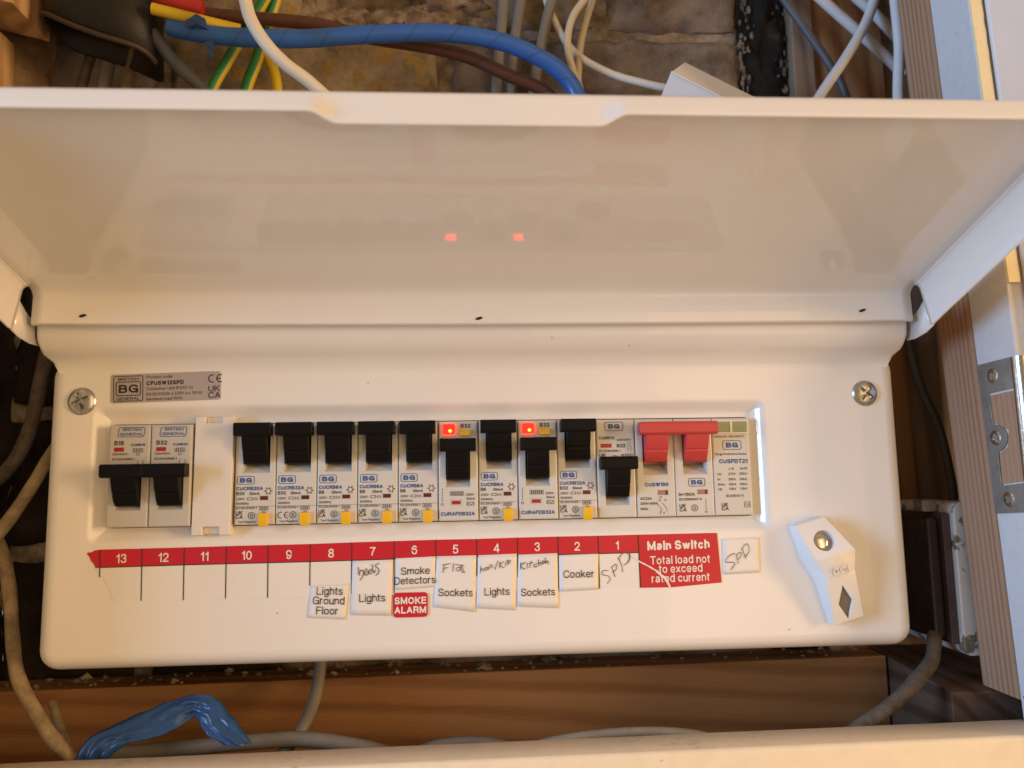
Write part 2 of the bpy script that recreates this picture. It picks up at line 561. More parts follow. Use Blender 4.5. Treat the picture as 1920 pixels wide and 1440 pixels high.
def worn(name, paint, under, scale=60, cut=.5, rough=.5, band=None):
    """paint flaking off to what lies beneath"""
    nt = NT(name)
    tc = nt.n('ShaderNodeTexCoord')
    n1 = nt.n('ShaderNodeTexNoise', Scale=scale, Detail=8.0, Roughness=.66)
    nt.l(tc.outputs['Object'], n1.inputs['Vector'])
    fac = ramp(nt, n1.outputs[0], [(cut, (0, 0, 0)), (cut + .03, (1, 1, 1))])
    n2 = nt.n('ShaderNodeTexNoise', Scale=scale * 4, Detail=5.0)
    nt.l(tc.outputs['Object'], n2.inputs['Vector'])
    mx = nt.n('ShaderNodeMix', data_type='RGBA')
    nt.l(fac, mx.inputs[0])
    nt.l(ramp(nt, n2.outputs[0], [(.35, tuple(c * .95 for c in paint)), (.6, paint)]), mx.inputs[6])
    nt.l(ramp(nt, n2.outputs[0], [(.35, tuple(c * .5 for c in under)), (.65, under)]), mx.inputs[7])
    nt.l(mx.outputs[2], nt.p.inputs['Base Color'])
    nt.p.inputs['Roughness'].default_value = rough
    bp = nt.n('ShaderNodeBump', Strength=.6, Distance=.0008)
    bp.invert = True
    nt.l(fac, bp.inputs['Height'])
    nt.l(bp.outputs[0], nt.p.inputs['Normal'])
    return nt.mat


def wrapped(name, col, dark, pitch=.05):
    """sleeve wound with tape: spiral steps along the cable (uv in mm)"""
    nt = NT(name)
    uv = nt.n('ShaderNodeUVMap')
    sep = nt.n('ShaderNodeSeparateXYZ')
    nt.l(uv.outputs[0], sep.inputs[0])
    a = nt.n('ShaderNodeMath', operation='MULTIPLY_ADD')
    nt.l(sep.outputs[0], a.inputs[0])
    a.inputs[1].default_value = pitch
    nt.l(sep.outputs[1], a.inputs[2])
    fr = nt.n('ShaderNodeMath', operation='FRACT')
    nt.l(a.outputs[0], fr.inputs[0])
    c = ramp(nt, fr.outputs[0], [(0, dark), (.07, col), (1, col)])
    nt.l(c, nt.p.inputs['Base Color'])
    nt.p.inputs['Roughness'].default_value = .36
    bp = nt.n('ShaderNodeBump', Strength=.4, Distance=.0008)
    nt.l(fr.outputs[0], bp.inputs['Height'])
    nt.l(bp.outputs[0], nt.p.inputs['Normal'])
    return nt.mat


M_PAINT = plain('white_enamel', (.81, .785, .745), .036, var=.03, vscale=14, bump=.05, bscale=16, spec=.5)
M_BODY = plain('grey_white_plastic', (.60, .59, .56), .42, var=.04, vscale=30, bump=.04, bscale=2500)
M_BODY2 = plain('warm_grey_plastic', (.53, .51, .46), .45, var=.05, vscale=30, bump=.04, bscale=2500)
M_CREAM = plain('cream_plastic', (.74, .70, .64), .4, var=.03, vscale=30)
M_WPLAST = plain('white_plastic', (.76, .75, .74), .38, var=.03, vscale=40)
M_BLACK = plain('black_plastic', (.006, .0055, .0055), .36, spec=.14, bump=.05, bscale=2500)
M_RED = plain('red_plastic', (.52, .050, .050), .36, bump=.04, bscale=2500)
M_YEL = plain('yellow_plastic', (.82, .48, .02), .35)
M_PBLUE = plain('blue_print', (.03, .10, .30), .6)
M_PGREY = plain('grey_print', (.085, .08, .075), .6)
M_PBLK = plain('black_print', (.02, .02, .02), .6)
M_PEN = plain('pencil', (.13, .12, .12), .6)
M_PEN2 = plain('black_ink', (.04, .04, .04), .5)
M_LRED = plain('red_label_print', (.56, .012, .028), .34, var=.06, vscale=30)
M_LWHITE = plain('white_label_print', (.80, .76, .70), .4)
M_PAPER = plain('white_label_paper', (.80, .775, .745), .45, var=.03, vscale=40)
M_STRIP = plain('clear_white_film', (.81, .78, .735), .3, var=.03, vscale=30)
M_SILVER = plain('silver_label_foil', (.46, .40, .385), .38, metal=.25, var=.06, vscale=60)
M_STEEL = plain('zinc_screw', (.62, .61, .57), .22, metal=1.0, var=.25, vscale=220, bump=.1, bscale=900)
M_HINGE = plain('dull_hinge_steel', (.40, .39, .37), .42, metal=.75, var=.3, vscale=90, bump=.15, bscale=500)
M_CHROME = plain('bright_pin', (.85, .83, .74), .12, metal=1.0)
M_RECSHADE = plain('recess_shade_grey', (.17, .155, .13), .5)  # dark tone of the shade inside the diamond recess
M_DARK = plain('dark_void', (.012, .010, .009), .8)
M_WIN = plain('dark_red_window', (.10, .022, .022), .25)
M_WIN2 = plain('red_window', (.36, .02, .025), .3)
M_WIN3 = plain('brown_window', (.33, .17, .14), .3)
M_GREEN = plain('pale_green_window', (.25, .32, .19), .4)
M_LED = plain('lit_red_lamp', (.8, .02, .02), .3, emit=(1.0, .003, .002), estr=10)
M_LEDHOT = plain('lit_lamp_core', (1, .5, .2), .3, emit=(1.0, .22, .02), estr=4)
M_BRICK = masonry('stock_brick', [(.28, (.09, .066, .046)), (.46, (.27, .21, .145)), (.68, (.42, .34, .245))], 42, spot=(.34, .22, .07))
M_BRICK2 = masonry('grey_brick', [(.28, (.075, .058, .048)), (.48, (.22, .178, .148)), (.7, (.34, .285, .24))], 48)
M_MORTAR = masonry('old_mortar', [(.28, (.07, .05, .038)), (.48, (.28, .22, .165)), (.68, (.52, .44, .35))], 70)
M_SHADEBRICK = masonry('shade_dark_brick', [(.3, (.010, .007, .006)), (.55, (.035, .025, .020)), (.75, (.07, .05, .04))], 50)  # brick coloured dark for the shade of the unlit left recess
M_TAR = masonry('black_tar', [(.35, (.006, .006, .006)), (.60, (.02, .018, .016)), (.72, (.05, .045, .04))], 60, rough=.5)
M_FLAKE = masonry('paint_flake', [(.35, (.05, .04, .035)), (.62, (.33, .29, .25))], 160)
M_PLASTER = masonry('rubble_plaster', [(.32, (.13, .075, .04)), (.5, (.26, .16, .085)), (.7, (.40, .28, .17))], 45)
M_PINE = wood('pine_bearer', (.17, .075, .025), (.26, .12, .042), (.33, .165, .063), 'x', 120)
M_BOARD = wood('pine_board', (.12, .055, .022), (.27, .125, .048), (.36, .19, .085), 'z', 120)
M_BOARD2 = wood('weathered_board', (.11, .07, .05), (.20, .14, .10), (.26, .19, .14), 'z', 150)
M_POST = wood('sawn_post', (.22, .11, .058), (.32, .175, .10), (.38, .22, .135), 'z', 260, stripes=1.0, dist=2.6, bump=.2)
M_DWOOD = wood('dark_timber', (.030, .016, .010), (.075, .042, .026), (.12, .07, .045), 'y', 120)
M_OAK = wood('light_timber', (.27, .15, .06), (.45, .27, .12), (.55, .36, .18), 'z', 130)
M_LEDGE = worn('cream_gloss_ledge', (.84, .72, .52), (.45, .34, .22), 30, .66, .5)
M_LEDGETOP = worn('scuffed_ledge_top', (.74, .60, .42), (.70, .62, .46), 26, .60, .6)
M_JAMB = worn('worn_white_paint', (.58, .57, .57), (.17, .16, .15), 70, .67, .5)
M_LITEDGE = worn('warm_lit_paint_edge', (.80, .70, .46), (.16, .13, .09), 60, .70, .5)  # jamb paint tinted yellow for the warm light on it, chips are real
M_DOOR = plain('white_door_paint', (.66, .64, .64), .5, var=.07, vscale=20)
M_BAKE = plain('brown_bakelite', (.022, .014, .013), .25, var=.3, vscale=60)
M_BAKE2 = plain('faded_bakelite', (.075, .055, .062), .45, var=.3, vscale=60)
M_PATT = worn('flaking_pattress', (.62, .59, .55), (.20, .16, .095), 48, .55, .7)
M_BLUE = wrapped('blue_sleeve', (.028, .115, .40), (.016, .065, .24), .045)
M_BROWN = wrapped('brown_sleeve', (.085, .030, .020), (.03, .012, .008), .05)
M_TAPE = plain('blue_tape', (.02, .075, .24), .3)
M_BAG = plain('blue_plastic_film', (.022, .085, .24), .26, var=.3, vscale=30)
M_CWHITE = plain('white_cable', (.72, .67, .58), .42, var=.06, vscale=60)
M_CCREAM = plain('cream_cable', (.62, .53, .38), .45, var=.1, vscale=60)
M_CGREY = plain('grey_cable', (.21, .195, .175), .5, var=.2, vscale=60)
M_CGREY2 = plain('stone_grey_cable', (.34, .31, .25), .5, var=.2, vscale=60)
M_CLGREY = plain('pale_grey_cable', (.62, .62, .63), .45, var=.1, vscale=60)
M_CDARK = plain('slate_cable', (.085, .095, .11), .45, var=.2, vscale=60)
M_CDIRT = plain('dirty_cable', (.34, .25, .14), .7, var=.5, vscale=130, bump=.4, bscale=600)
M_CDIRT2 = plain('dusty_cable', (.13, .10, .075), .8, var=.5, vscale=130, bump=.4, bscale=600)
M_EG = plain('green_core', (.020, .19, .045), .4)
M_EY = plain('yellow_core', (.62, .44, .02), .4)
M_RTAPE = plain('red_tape', (.42, .028, .025), .35)
M_HEAD = plain('brown_black_casing', (.008, .0055, .004), .5, var=.45, vscale=40, bump=.3, bscale=200)
M_HEADRIM = plain('casing_rim', (.05, .03, .017), .6)

# ------------------------------------------------------------------ setting: walls
wall = D.objects.new('brick_wall', None)
mb = MB()
nx, nz = 60, 72
vs = []
for j in range(nz + 1):
    for i in range(nx + 1):
        x = -235 + i * (425 / nx)
        z = -190 + j * (660 / nz)
        d = noise.fractal((x * .035, z * .035, 3), 1, 2, 5) * 5 + noise.noise((x * .15, z * .15, 9)) * 1.8
        hole = max(0, 1 - abs((x + 44) / 34) ** 4) * max(0, min(1, (z - 268) / 6)) * max(0, min(1, (336 - z) / 6))
        vs.append((x, 84 + d + hole * 45, z))
mb.add(vs, [(j * (nx + 1) + i, j * (nx + 1) + i + 1, (j + 1) * (nx + 1) + i + 1, (j + 1) * (nx + 1) + i) for j in range(nz) for i in range(nx)])
D.objects.remove(wall)
wall = mb.build('brick_wall', M_MORTAR, smooth=True, angle=180)
tag(wall, 'rough stock brick wall behind the white consumer unit', kind='structure')


def brick(x0, x1, z0, z1, y, mat, parent, seed, tone=1.0):
    nx, nz = max(4, int((x1 - x0) / 5)), max(4, int((z1 - z0) / 5))
    m = MB()
    g = []
    for j in range(nz + 1):
        for i in range(nx + 1):
            u, v = i / nx, j / nz
            x = x0 + (x1 - x0) * u
            z = z0 + (z1 - z0) * v
            e = min(min(u, 1 - u) * (x1 - x0), min(v, 1 - v) * (z1 - z0))
            chip = max(0, noise.noise((x * .06 + seed, z * .06, seed * 2.3))) * 6 * max(0, 1 - e / 12)
            d = (1 - min(1, e / 5)) ** 2 * 3.5 + chip + noise.fractal((x * .07, seed, z * .07), 1, 2, 4) * 1.6
            xx = x + (noise.noise((z * .11, seed, 1)) * 2.2 if i in (0, nx) else 0)
            zz = z + (noise.noise((x * .08, seed, 5)) * 2.4 if j in (0, nz) else 0)
            g.append((xx, y + d, zz))
    W = nx + 1
    m.add(g, [(j * W + i, j * W + i + 1, (j + 1) * W + i + 1, (j + 1) * W + i) for j in range(nz) for i in range(nx)])
    rim = [i for i in range(W)] + [j * W + nx for j in range(1, nz + 1)] + [nz * W + i for i in range(nx - 1, -1, -1)] + [j * W for j in range(nz - 1, 0, -1)]
    b = len(m.v)
    m.v += [Vector((m.v[i].x, y + 22, m.v[i].z)) for i in rim]
    n = len(rim)
    for k in range(n):
        m.f.append((rim[k], rim[(k + 1) % n], b + (k + 1) % n, b + k))
        m.m.append(0)
    return m.build('brick', mat, parent, smooth=True, angle=60)


courses = [(415, [-232, -78, 96, 186]), (340, [-232, -160, 2, 186]), (265, [-232, -78, None, -10, 96, 186]), (190, [-232, -160, 2, 186]), (115, [-232, -104, 96, 186]),
           (40, [-232, -190, 6, 186]), (-35, [-232, -104, 96, 186]), (-110, [-232, -160, -92, -16, 58, 186]), (-185, [-232, -104, 96, 186])]
k = 0
for z0, xs in courses:
    for a, b_ in zip(xs[:-1], xs[1:]):
        k += 1
        if a is None or b_ is None:
            continue
        low = a < -150
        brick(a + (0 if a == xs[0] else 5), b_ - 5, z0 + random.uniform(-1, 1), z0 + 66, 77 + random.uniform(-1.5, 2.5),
              M_SHADEBRICK if (low and z0 < 150) else (M_BRICK2 if (a > 0 or k % 3 == 0) else M_BRICK), wall, k * 1.7)  # low left bricks get the dark shade colour too
for (px, py, s) in ((845, 12, 11), (885, 20, 9), (820, 38, 8), (905, 44, 7), (660, 36, 8), (730, 40, 10), (610, 40, 7), (790, 46, 9), (780, 30, 7), (1010, 20, 7)):
    c = at(px, py, 80)
    bm = bmesh.new()
    bmesh.ops.create_icosphere(bm, subdivisions=3, radius=1)
    m = MB()
    m.add([c + Vector((p.co.x * s * 1.5, p.co.y * s * .55, p.co.z * s * .75)) + Vector(noise.noise_vector(p.co * 2.2 + c)) * s * .38 for p in bm.verts],
          [tuple(v.index for v in f.verts) for f in bm.faces])
    bm.free()
    m.build('mortar_lump', M_MORTAR, wall, smooth=True, angle=180)


def rough_sheet(name, mat, fn, nu, nv, label, amp=2.0, fr=.06):
    m = MB()
    g = []
    for j in range(nv + 1):
        for i in range(nu + 1):
            p, nrm = fn(i / nu, j / nv)
            g.append(p + nrm * (noise.fractal(p * fr, 1, 2, 5) * amp))
    W = nu + 1
    m.add(g, [(j * W + i, j * W + i + 1, (j + 1) * W + i + 1, (j + 1) * W + i) for j in range(nv) for i in range(nu)])
    return tag(m.build(name, mat, smooth=True, angle=180), label, kind='structure')


rough_sheet('side_wall', M_PLASTER, lambda u, v: (Vector((-216 - 50 * (1 - u), 84 - 97 * (1 - u), 130 + 340 * v)), Vector((1, -.2, 0))), 30, 40,
            'crumbling brown plaster at the left end of the recess', 5, .05)
rough_sheet('lower_side_wall', M_SHADEBRICK, lambda u, v: (Vector((-232 - 36 * (1 - u), 84 - 97 * (1 - u), -190 + 322 * v)), Vector((1, -.2, 0))), 30, 50,
            'brickwork coloured dark for shade at the left end of the recess', 5, .05)
rough_sheet('tarred_strip', M_TAR, lambda u, v: (Vector((180 + 34 * u, 82 - 6 * math.sin(u * 3.1), -140 + 610 * v)), Vector((0, -1, 0))), 16, 120,
            'black tarred edge between the brickwork and the boards', 6, .09)
fl = MB()
for i in range(60):
    px = random.choice((random.gauss(1398, 7), random.gauss(1468, 8)))
    py = random.uniform(-5, 185)
    c = at(px, py, 77)
    w_, h_ = random.uniform(.3, 1.3), random.uniform(.8, 3.8)
    n_ = 7
    fl.prism([c + Vector((math.cos(6.283 * q / n_) * w_ * random.uniform(.6, 1.2), random.uniform(-.3, .3), math.sin(6.283 * q / n_) * h_ * random.uniform(.6, 1.2))) for q in range(n_)], (0, .8, 0))
tag(fl.build('paint_flakes', M_FLAKE), 'pale flakes of old paint stuck along the black tarred strip', 'paint flakes', kind='stuff')

# timber boards behind the right end
for (x0, x1, y, mat, lab) in ((209, 222, 70, M_BOARD2, 'narrow grey brown board next to the black tarred strip'),
                              (222.6, 266, 73, M_BOARD, 'wide orange pine board behind the crossing grey cables'),
                              (266.8, 300, 76, M_BOARD2, 'brown board half hidden behind the sawn post')):
    m = MB()
    m.box(x0, x1, y, y + 18, -170, 470)
    tag(m.build('timber_board', mat, bevel=.8, origin=(x0, y, -170)), lab, 'board', 'boards at the right end of the recess')
m = MB()
m.box(289, 300, 12, 69, -96, 470)
tag(m.build('side_board', M_DWOOD, bevel=.5, origin=(289, 12, -96)), 'dark board lining the right side of the recess', 'board')

# bearer below the unit
m = MB()
zl, zr = -103.5, -99.0
m.add([(-236, 54, zl), (231, 54, zr), (231, 54, -150), (-236, 54, -150), (-236, 78, zl), (231, 78, zr), (231, 78, -150), (-236, 78, -150)],
      [(0, 1, 2, 3), (4, 7, 6, 5), (0, 4, 5, 1), (3, 2, 6, 7), (0, 3, 7, 4), (1, 5, 6, 2)])
tag(m.build('pine_bearer', M_PINE, bevel=1.0, origin=(0, 54, -150)), 'long orange brown pine bearer running below the white unit', 'timber')
m = MB()
m.box(-300, 320, -14, 100, -160, -150.2)
tag(m.build('cupboard_floor', M_DWOOD), 'dark floor of the cupboard behind the ledge', kind='structure')
m = MB()
m.add([(232, 2, -104), (330, 2, -104), (330, 74, -98), (232, 74, -98), (232, 2, -150), (330, 2, -150), (330, 74, -150), (232, 74, -150)],
      [(0, 1, 2, 3), (4, 7, 6, 5), (0, 4, 5, 1), (1, 5, 6, 2), (2, 6, 7, 3), (3, 7, 4, 0)])
tag(m.build('timber_block', M_DWOOD, bevel=.8, origin=(232, 2, -150)), 'dark timber block at the foot of the sawn post', 'timber')
# crumbs lying on the bearer
m = MB()
for i in range(170):
    x = random.uniform(-225, 222)
    s = random.choice((.5, .8, 1.2, 2.0, 3.2)) * random.uniform(.6, 1.2)
    if x > 60:
        s *= .5
    c = Vector((x, random.uniform(56, 76), zl + (x + 236) / 467 * (zr - zl) + s * .3))
    pts = [Vector((random.uniform(-1, 1), random.uniform(-1, 1), random.uniform(-.5, .5))) * s for _ in range(6)]
    o6 = [Vector((s, 0, 0)), Vector((0, s * .9, 0)), Vector((-s * 1.2, 0, 0)), Vector((0, -s * .8, 0)), Vector((0, 0, s * .6)), Vector((0, 0, -s * .5))]
    m.add([c + a + b_ * .4 for a, b_ in zip(o6, pts)], [(0, 1, 4), (1, 2, 4), (2, 3, 4), (3, 0, 4), (1, 0, 5), (2, 1, 5), (3, 2, 5), (0, 3, 5)])
tag(m.build('mortar_crumbs', M_MORTAR), 'crumbs of mortar and dust lying on top of the pine bearer', 'rubble', kind='stuff')

# front ledge, jambs: the cupboard's door frame
m = MB()


def ledge_z(x):
    return -114.4 + (x + 177) / 434 * 2.6


NXL = 60
rows = []
for i in range(NXL + 1):
    x = -330 + 680 * i / NXL
    z = ledge_z(x)
    w1 = noise.noise((x * .03, 0, 2)) * .5
    rows.append([(x, -12 + w1, -160), (x, -12 + w1, z - .8), (x, -13 + w1, z), (x, -32 + w1 * .8, z + .2), (x, -33.2 + w1 * .8, z - .4), (x, -33.6, z - 1.4), (x, -33.8, -260)])
m.rings(rows, closed=False)
for i in range(len(m.f)):
    m.m[i] = 1 if i % 6 == 2 else 0
ledge = m.build('ledge', [M_LEDGE, M_LEDGETOP], smooth=True, angle=50)
tag(ledge, 'cream painted ledge along the bottom of the cupboard opening', kind='structure')


def jamb_slab(name, mat, y0, y1, thick, z0, z1, off=0.0, bev=.6, parent=None, kind=None, label=None, cat=None):
    m = MB()
    N = 40
    rows = []
    for i in range(N + 1):
        z = z0 + (z1 - z0) * i / N
        x = jamb_x(z) + off
        rows.append([(x, y1, z), (x, y0, z), (x + thick, y0, z), (x + thick, y1, z)])
    m.rings(rows, cap0=True, cap1=True)
    o = m.build(name, mat, parent, bevel=bev, origin=(jamb_x(z0), y0, z0))
    return tag(o, label, cat, kind=kind)


jamb_slab('sawn_post', M_POST, -14.7, 10, 40, -103.4, 470, label='sawn timber post with straight ribbed grain beside the white jamb', cat='post')
jamb_slab('door_jamb', M_JAMB, -40.5, -15, 60, -111.6, 470, kind='structure', label='worn white painted door jamb carrying the steel hinge')
# front edge of the jamb, warm light put into its colour, sides chipped
m = MB()
rows = []
N = 90
for i in range(N + 1):
    z = 76 + (470 - 76) * i / N
    x = jamb_x(z)
    j1 = max(0, noise.noise((z * .16, 3, 0))) * .9
    j2 = noise.noise((z * .22, 7, 0)) * .7
    rows.append([(x - .2 + j1, -40.7, z), (x - .1 + j1, -42.1, z), (x + 5.0 + j2, -42.3, z), (x + 5.3 + j2, -40.7, z)])
m.rings(rows, cap0=True, cap1=True)
tag(m.build('jamb_bead', M_LITEDGE, smooth=True, angle=40, origin=(jamb_x(76), -41, 76)), 'narrow bead coloured as warmly lit with chipped edges above the hinge', 'bead')
# the open door beyond
m = MB()
rows = []
for z in (-170, 470):
    x = jamb_x(z)
    rows.append([(x + 6.6, -43.5, z), (x + 6.6 + 190, -128, z), (x + 6.6 + 196, -106, z), (x + 28, -40.9, z), (x + 6.8, -40.9, z)])
m.rings(rows, cap0=True, cap1=True)
tag(m.build('door', M_DOOR, bevel=1.0, origin=(260, -44, -170)), 'white painted cupboard door swung open at the right edge', 'door')
# unseen other jamb, made deep to block cool light from the cover's left
m = MB()
m.box(-330, -262, -92, -12.5, -111, 470)
tag(m.build('light_blocking_jamb', M_JAMB, bevel=1.0), 'unseen white jamb added on the other side to block light', kind='structure')

# hinge on the jamb
hp = on_jamb(1866, 820, -.2)
hinge = empty('door_hinge', hp, 'steel flush hinge with three screws on the white jamb', 'hinge')


def J(px, py, off=-.9):
    return on_jamb(px, py, off)


m = MB()
mid = [(1867 + 21 * math.cos(R(a)), 822 + 25 * math.sin(R(a))) for a in range(-78, 79, 13)]
outer = [(1832, 685), (1899, 668), (1905, 726), (1853, 738), (1862, 796)] + mid + [(1871, 852), (1878, 911), (1924, 905), (1934, 960), (1866, 963)]
m.prism([J(*q) for q in outer], (1.2, 0, 0))
m.build('leaf', M_HINGE, hinge, bevel=.12)
m = MB()
m.prism([J(px, py, -.35) for px, py in ((1856, 742), (1905, 731), (1922, 902), (1880, 908), (1874, 850), (1890, 838), (1891, 806), (1864, 793))], (.5, 0, 0))
m.build('exposed_wood', M_POST, hinge)
m = MB()
kt, kb = at(1912, 668, -43), at(1944, 960, -43)
m.tube([kt, (kt + kb) / 2, kb], 3.4, 14, 6)
m.build('knuckle', M_STEEL, hinge, smooth=True, angle=40)


def screw_head(name, c, axis_u, axis_v, nrm, r, dome, mat, parent, rot, wid=.16, N=36, depth=.55):
    """round head as a height field with a sunk cross"""
    m = MB()
    idx = {}
    cs, sn = math.cos(rot), math.sin(rot)
    rad = 12
    rings_ = []
    steps = 16
    seg = 48
    for i in range(steps + 1):
        q = (i / steps)
        ring = []
        for j in range(seg):
            a = 2 * math.pi * j / seg
            u, v = q * math.cos(a), q * math.sin(a)
            h = dome * math.sqrt(max(0, 1 - .92 * q * q))
            uu, vv = u * cs + v * sn, -u * sn + v * cs
            d = 0
            if (abs(uu) < wid and abs(vv) < .58) or (abs(vv) < wid and abs(uu) < .58):
                d = depth * r * (1 - q * .9)
            ring.append(c + axis_u * (u * r) + axis_v * (v * r) + nrm * (h - d))
        rings_.append(ring)
    base = [c + axis_u * (r * math.cos(2 * math.pi * j / seg)) + axis_v * (r * math.sin(2 * math.pi * j / seg)) - nrm * .4 for j in range(seg)]
    m.rings(rings_[1:] + [base], cap0=True)
    return m.build(name, mat, parent, smooth=True, angle=38)


for px, py in ((1861, 705), (1867, 821), (1892, 936)):
    c = J(px, py, -1.0)
    screw_head('screw', c, Vector((0, -1, 0)), Vector((-LEAN, 0, 1)), Vector((-1, 0, 0)), 3.3, .35, M_STEEL, hinge, R(random.uniform(0, 80)), .2, depth=.35)

# ------------------------------------------------------------------ consumer unit
unit = empty('consumer_unit', (22, 40, -80), 'white metal consumer unit with its lid swung up and paper circuit labels', 'fuse box')
X0, X1, Z0, Z1 = -172.6, 217.0, -83.0, 53.0
m = MB()
rg = []


def ring(e, y, x0=X0, x1=X1, z0=Z0, z1=Z1, r=9):
    return [(px, y, pz) for px, pz in rrect(x0 + e, x1 - e, z0 + e, z1 - e, max(r - e, .4), 6)]


rg.append(ring(0, 74))
rg.append(ring(0, 8))
for a in range(10, 91, 16):
    rg.append(ring(7 * (1 - math.cos(R(a))), 8 - 8 * math.sin(R(a))))
rg.append(ring(7.6, 0))
rx0, rx1, rz0, rz1 = -153.0, 152.6, -30.2, 31.6
for t in [i / 10 for i in range(11)]:
    s = t * t * (3 - 2 * t)
    rg.append(ring(7.3 * t, 4.6 * s, rx0, rx1, rz0, rz1, 5))
rg.append(ring(0, 4.6, -144.6, 144.6, -23.0, 23.0, .5))
rg.append(ring(0, 22, -144.6, 144.6, -23.0, 23.0, .5))
m.rings(rg, cap1=True)
m.build('front_cover', M_PAINT, unit, smooth=True, angle=50)
# hood above the cover, carrying the lid hinge
m = MB()
prof = [(74, 86), (-6, 86), (-10, 83), (-11, 78), (-11.4, 70), (-11.5, 64), (-11.0, 60.6), (-9.7, 57.6), (-7.6, 55.2), (-5.4, 53.4), (-3.6, 51.9), (-2.2, 50.4), (-1.2, 48.9), (-.55, 47.6), (-.2, 46.6), (-.06, 45.7), (.6, 45.4), (6, 46), (74, 46)]
rows = []
for x, e in ((X0 + .1, 1.6), (X0 + .5, .5), (X0 + 1.8, 0), (X0 + 20, 0), (20, 0), (X1 - 20, 0), (X1 - 1.8, 0), (X1 - .5, .5), (X1 - .1, 1.6)):
    rows.append([(x + math.copysign(1, x) * (.3 * max(0, min(1, -y / 11)) - 4.6 * max(0, min(1, 1 + y / 5))), y + (e if y < -2 else 0), z - (e if z > 60 else 0)) for y, z in prof])
m.rings(rows, cap0=True, cap1=True)
m.build('hood', M_PAINT, unit, smooth=True, angle=50)

# lid: pressed sheet opened to 17 degrees above level
HY, HZ, LEN, ANG = -15.6, 79.5, 117.5, R(17.85)
du = Vector((0, -math.cos(ANG), math.sin(ANG)))
dn = Vector((0, -math.sin(ANG), -math.cos(ANG)))
H0 = Vector((0, HY, HZ))


def L(u, v, x):
    p = H0 + du * u + dn * v
    return Vector((x, p.y, p.z))


LX0, LX1 = -174.4, 219.0
m = MB()
# strip under the hinge, bend, panel, bend, lip
xs = [LX0 + 3] + [LX0 + 3 + (LX1 - LX0 - 6) * i / 80 for i in range(1, 80)] + [LX1 - 3]
xa, xb = at(607, 210, -130).x, at(1150, 210, -130).x


def sstep(t):
    t = max(0, min(1, t))
    return t * t * (3 - 2 * t)


xs = sorted(set(xs + [xa + d for d in range(-6, 8, 1)] + [xb + d for d in range(-7, 7, 1)]))
rows = []
for x in xs:
    w = sstep((x - xa + 5) / 9) * sstep((xb + 5 - x) / 9)
    dep = 9.4 + 2.6 * w
    rec = 2.4 * w
    bow = .35 * noise.noise((x * .02, 0, 0))
    prof = []
    sag = .8 * math.sin((x - LX0) / (LX1 - LX0) * math.pi)
    st_y = HY - 1.2
    bz = 64.7 - sag
    prof.append(Vector((x, st_y + .6, bz)))
    prof.append(Vector((x, st_y - .1, bz + .7)))
    prof.append(Vector((x, st_y, bz + 2)))
    prof.append(Vector((x, st_y + .5, 75.5)))
    for t in (0, .25, .5, .75, 1):
        # soft bend from upright strip into the sloping panel
        a = Vector((x, st_y + .6, 76.6))
        b_ = L(1.4, .3, x)
        c = L(5.5, 0, x)
        prof.append(a * (1 - t) ** 2 + b_ * 2 * t * (1 - t) + c * t * t)
    for u in (30, 60, 90, LEN - 4):
        prof.append(L(u, bow, x))
    for a in (22, 45, 68, 90):
        prof.append(L(LEN - 4 + 3 * math.sin(R(a)), 3 * (1 - math.cos(R(a))), x))
    prof.append(L(LEN - 1 - rec * .45, 5.0, x))
    prof.append(L(LEN - 1 - rec * .9, 7.2, x))
    prof.append(L(LEN - 1 - rec, dep - .5, x))
    prof.append(L(LEN - 1.3 - rec, dep, x))
    rows.append(prof)
m.rings(rows, closed=False)
# side flanges with a rounded bend
for s, xe in ((-1, LX0), (1, LX1)):
    rows = []
    for u, dep, v0 in ((5, 21.5, 0), (7, 22, 0), (20, 21.5, 0), (50, 21, 0), (80, 20.5, 0), (LEN - 1, 20, 0)):
        r_ = []
        r_.append(L(u, 0, xe - s * 3.02))
        for a in (22, 45, 68, 90):
            r_.append(L(u, 3 * (1 - math.cos(R(a))), xe - s * 3 * (1 - math.sin(R(a)))))
        r_.append(L(u, dep - 1, xe))
        r_.append(L(u, dep, xe - s * .2))
        rows.append(r_)
    # foot of the flange wraps down beside the hinge
    ft = [L(5, 21.5, xe), L(5, 8, xe), Vector((xe, -17.5, 69.5)), Vector((xe, -8, 65)), Vector((xe, -6, 57)), Vector((xe, -13, 57)), Vector((xe, -21, 58.2))]
    m.rings(rows, closed=False)
    m.add(ft, [tuple(range(7))])
lid = m.build('lid', M_PAINT, unit, smooth=True, angle=40, solid=.9, fix=False)
bm = bmesh.new()
bm.from_mesh(lid.data)
bmesh.ops.remove_doubles(bm, verts=bm.verts, dist=.00003)
bmesh.ops.recalc_face_normals(bm, faces=bm.faces)
bm.to_mesh(lid.data)
bm.free()
for px, py in ((155, 592), (898, 597), (1617, 582)):
    c = at(px, py, HY - 2.2)
    m = MB()
    ov = [(c.x + 1.5 * math.cos(R(a)), HY - 2.45, c.z + .6 * math.sin(R(a)) + .4 * math.cos(R(a))) for a in range(0, 360, 24)]
    m.prism(ov, (0, 1.6, 0))
    m.build('pierced_slot', M_DARK, lid)
for px, py, yy in ((1035, 633, -11.75), (1180, 648, -10.6), (520, 1150, -.12), (1480, 1180, -.12), (690, 718, -.12)):
    c = at(px, py, yy)
    m = MB()
    m.prism([(c.x + .28 * math.cos(R(a)), yy, c.z + .24 * math.sin(R(a))) for a in range(0, 360, 45)], (0, .3, 0))
    m.build('paint_speck', M_PGREY, unit)
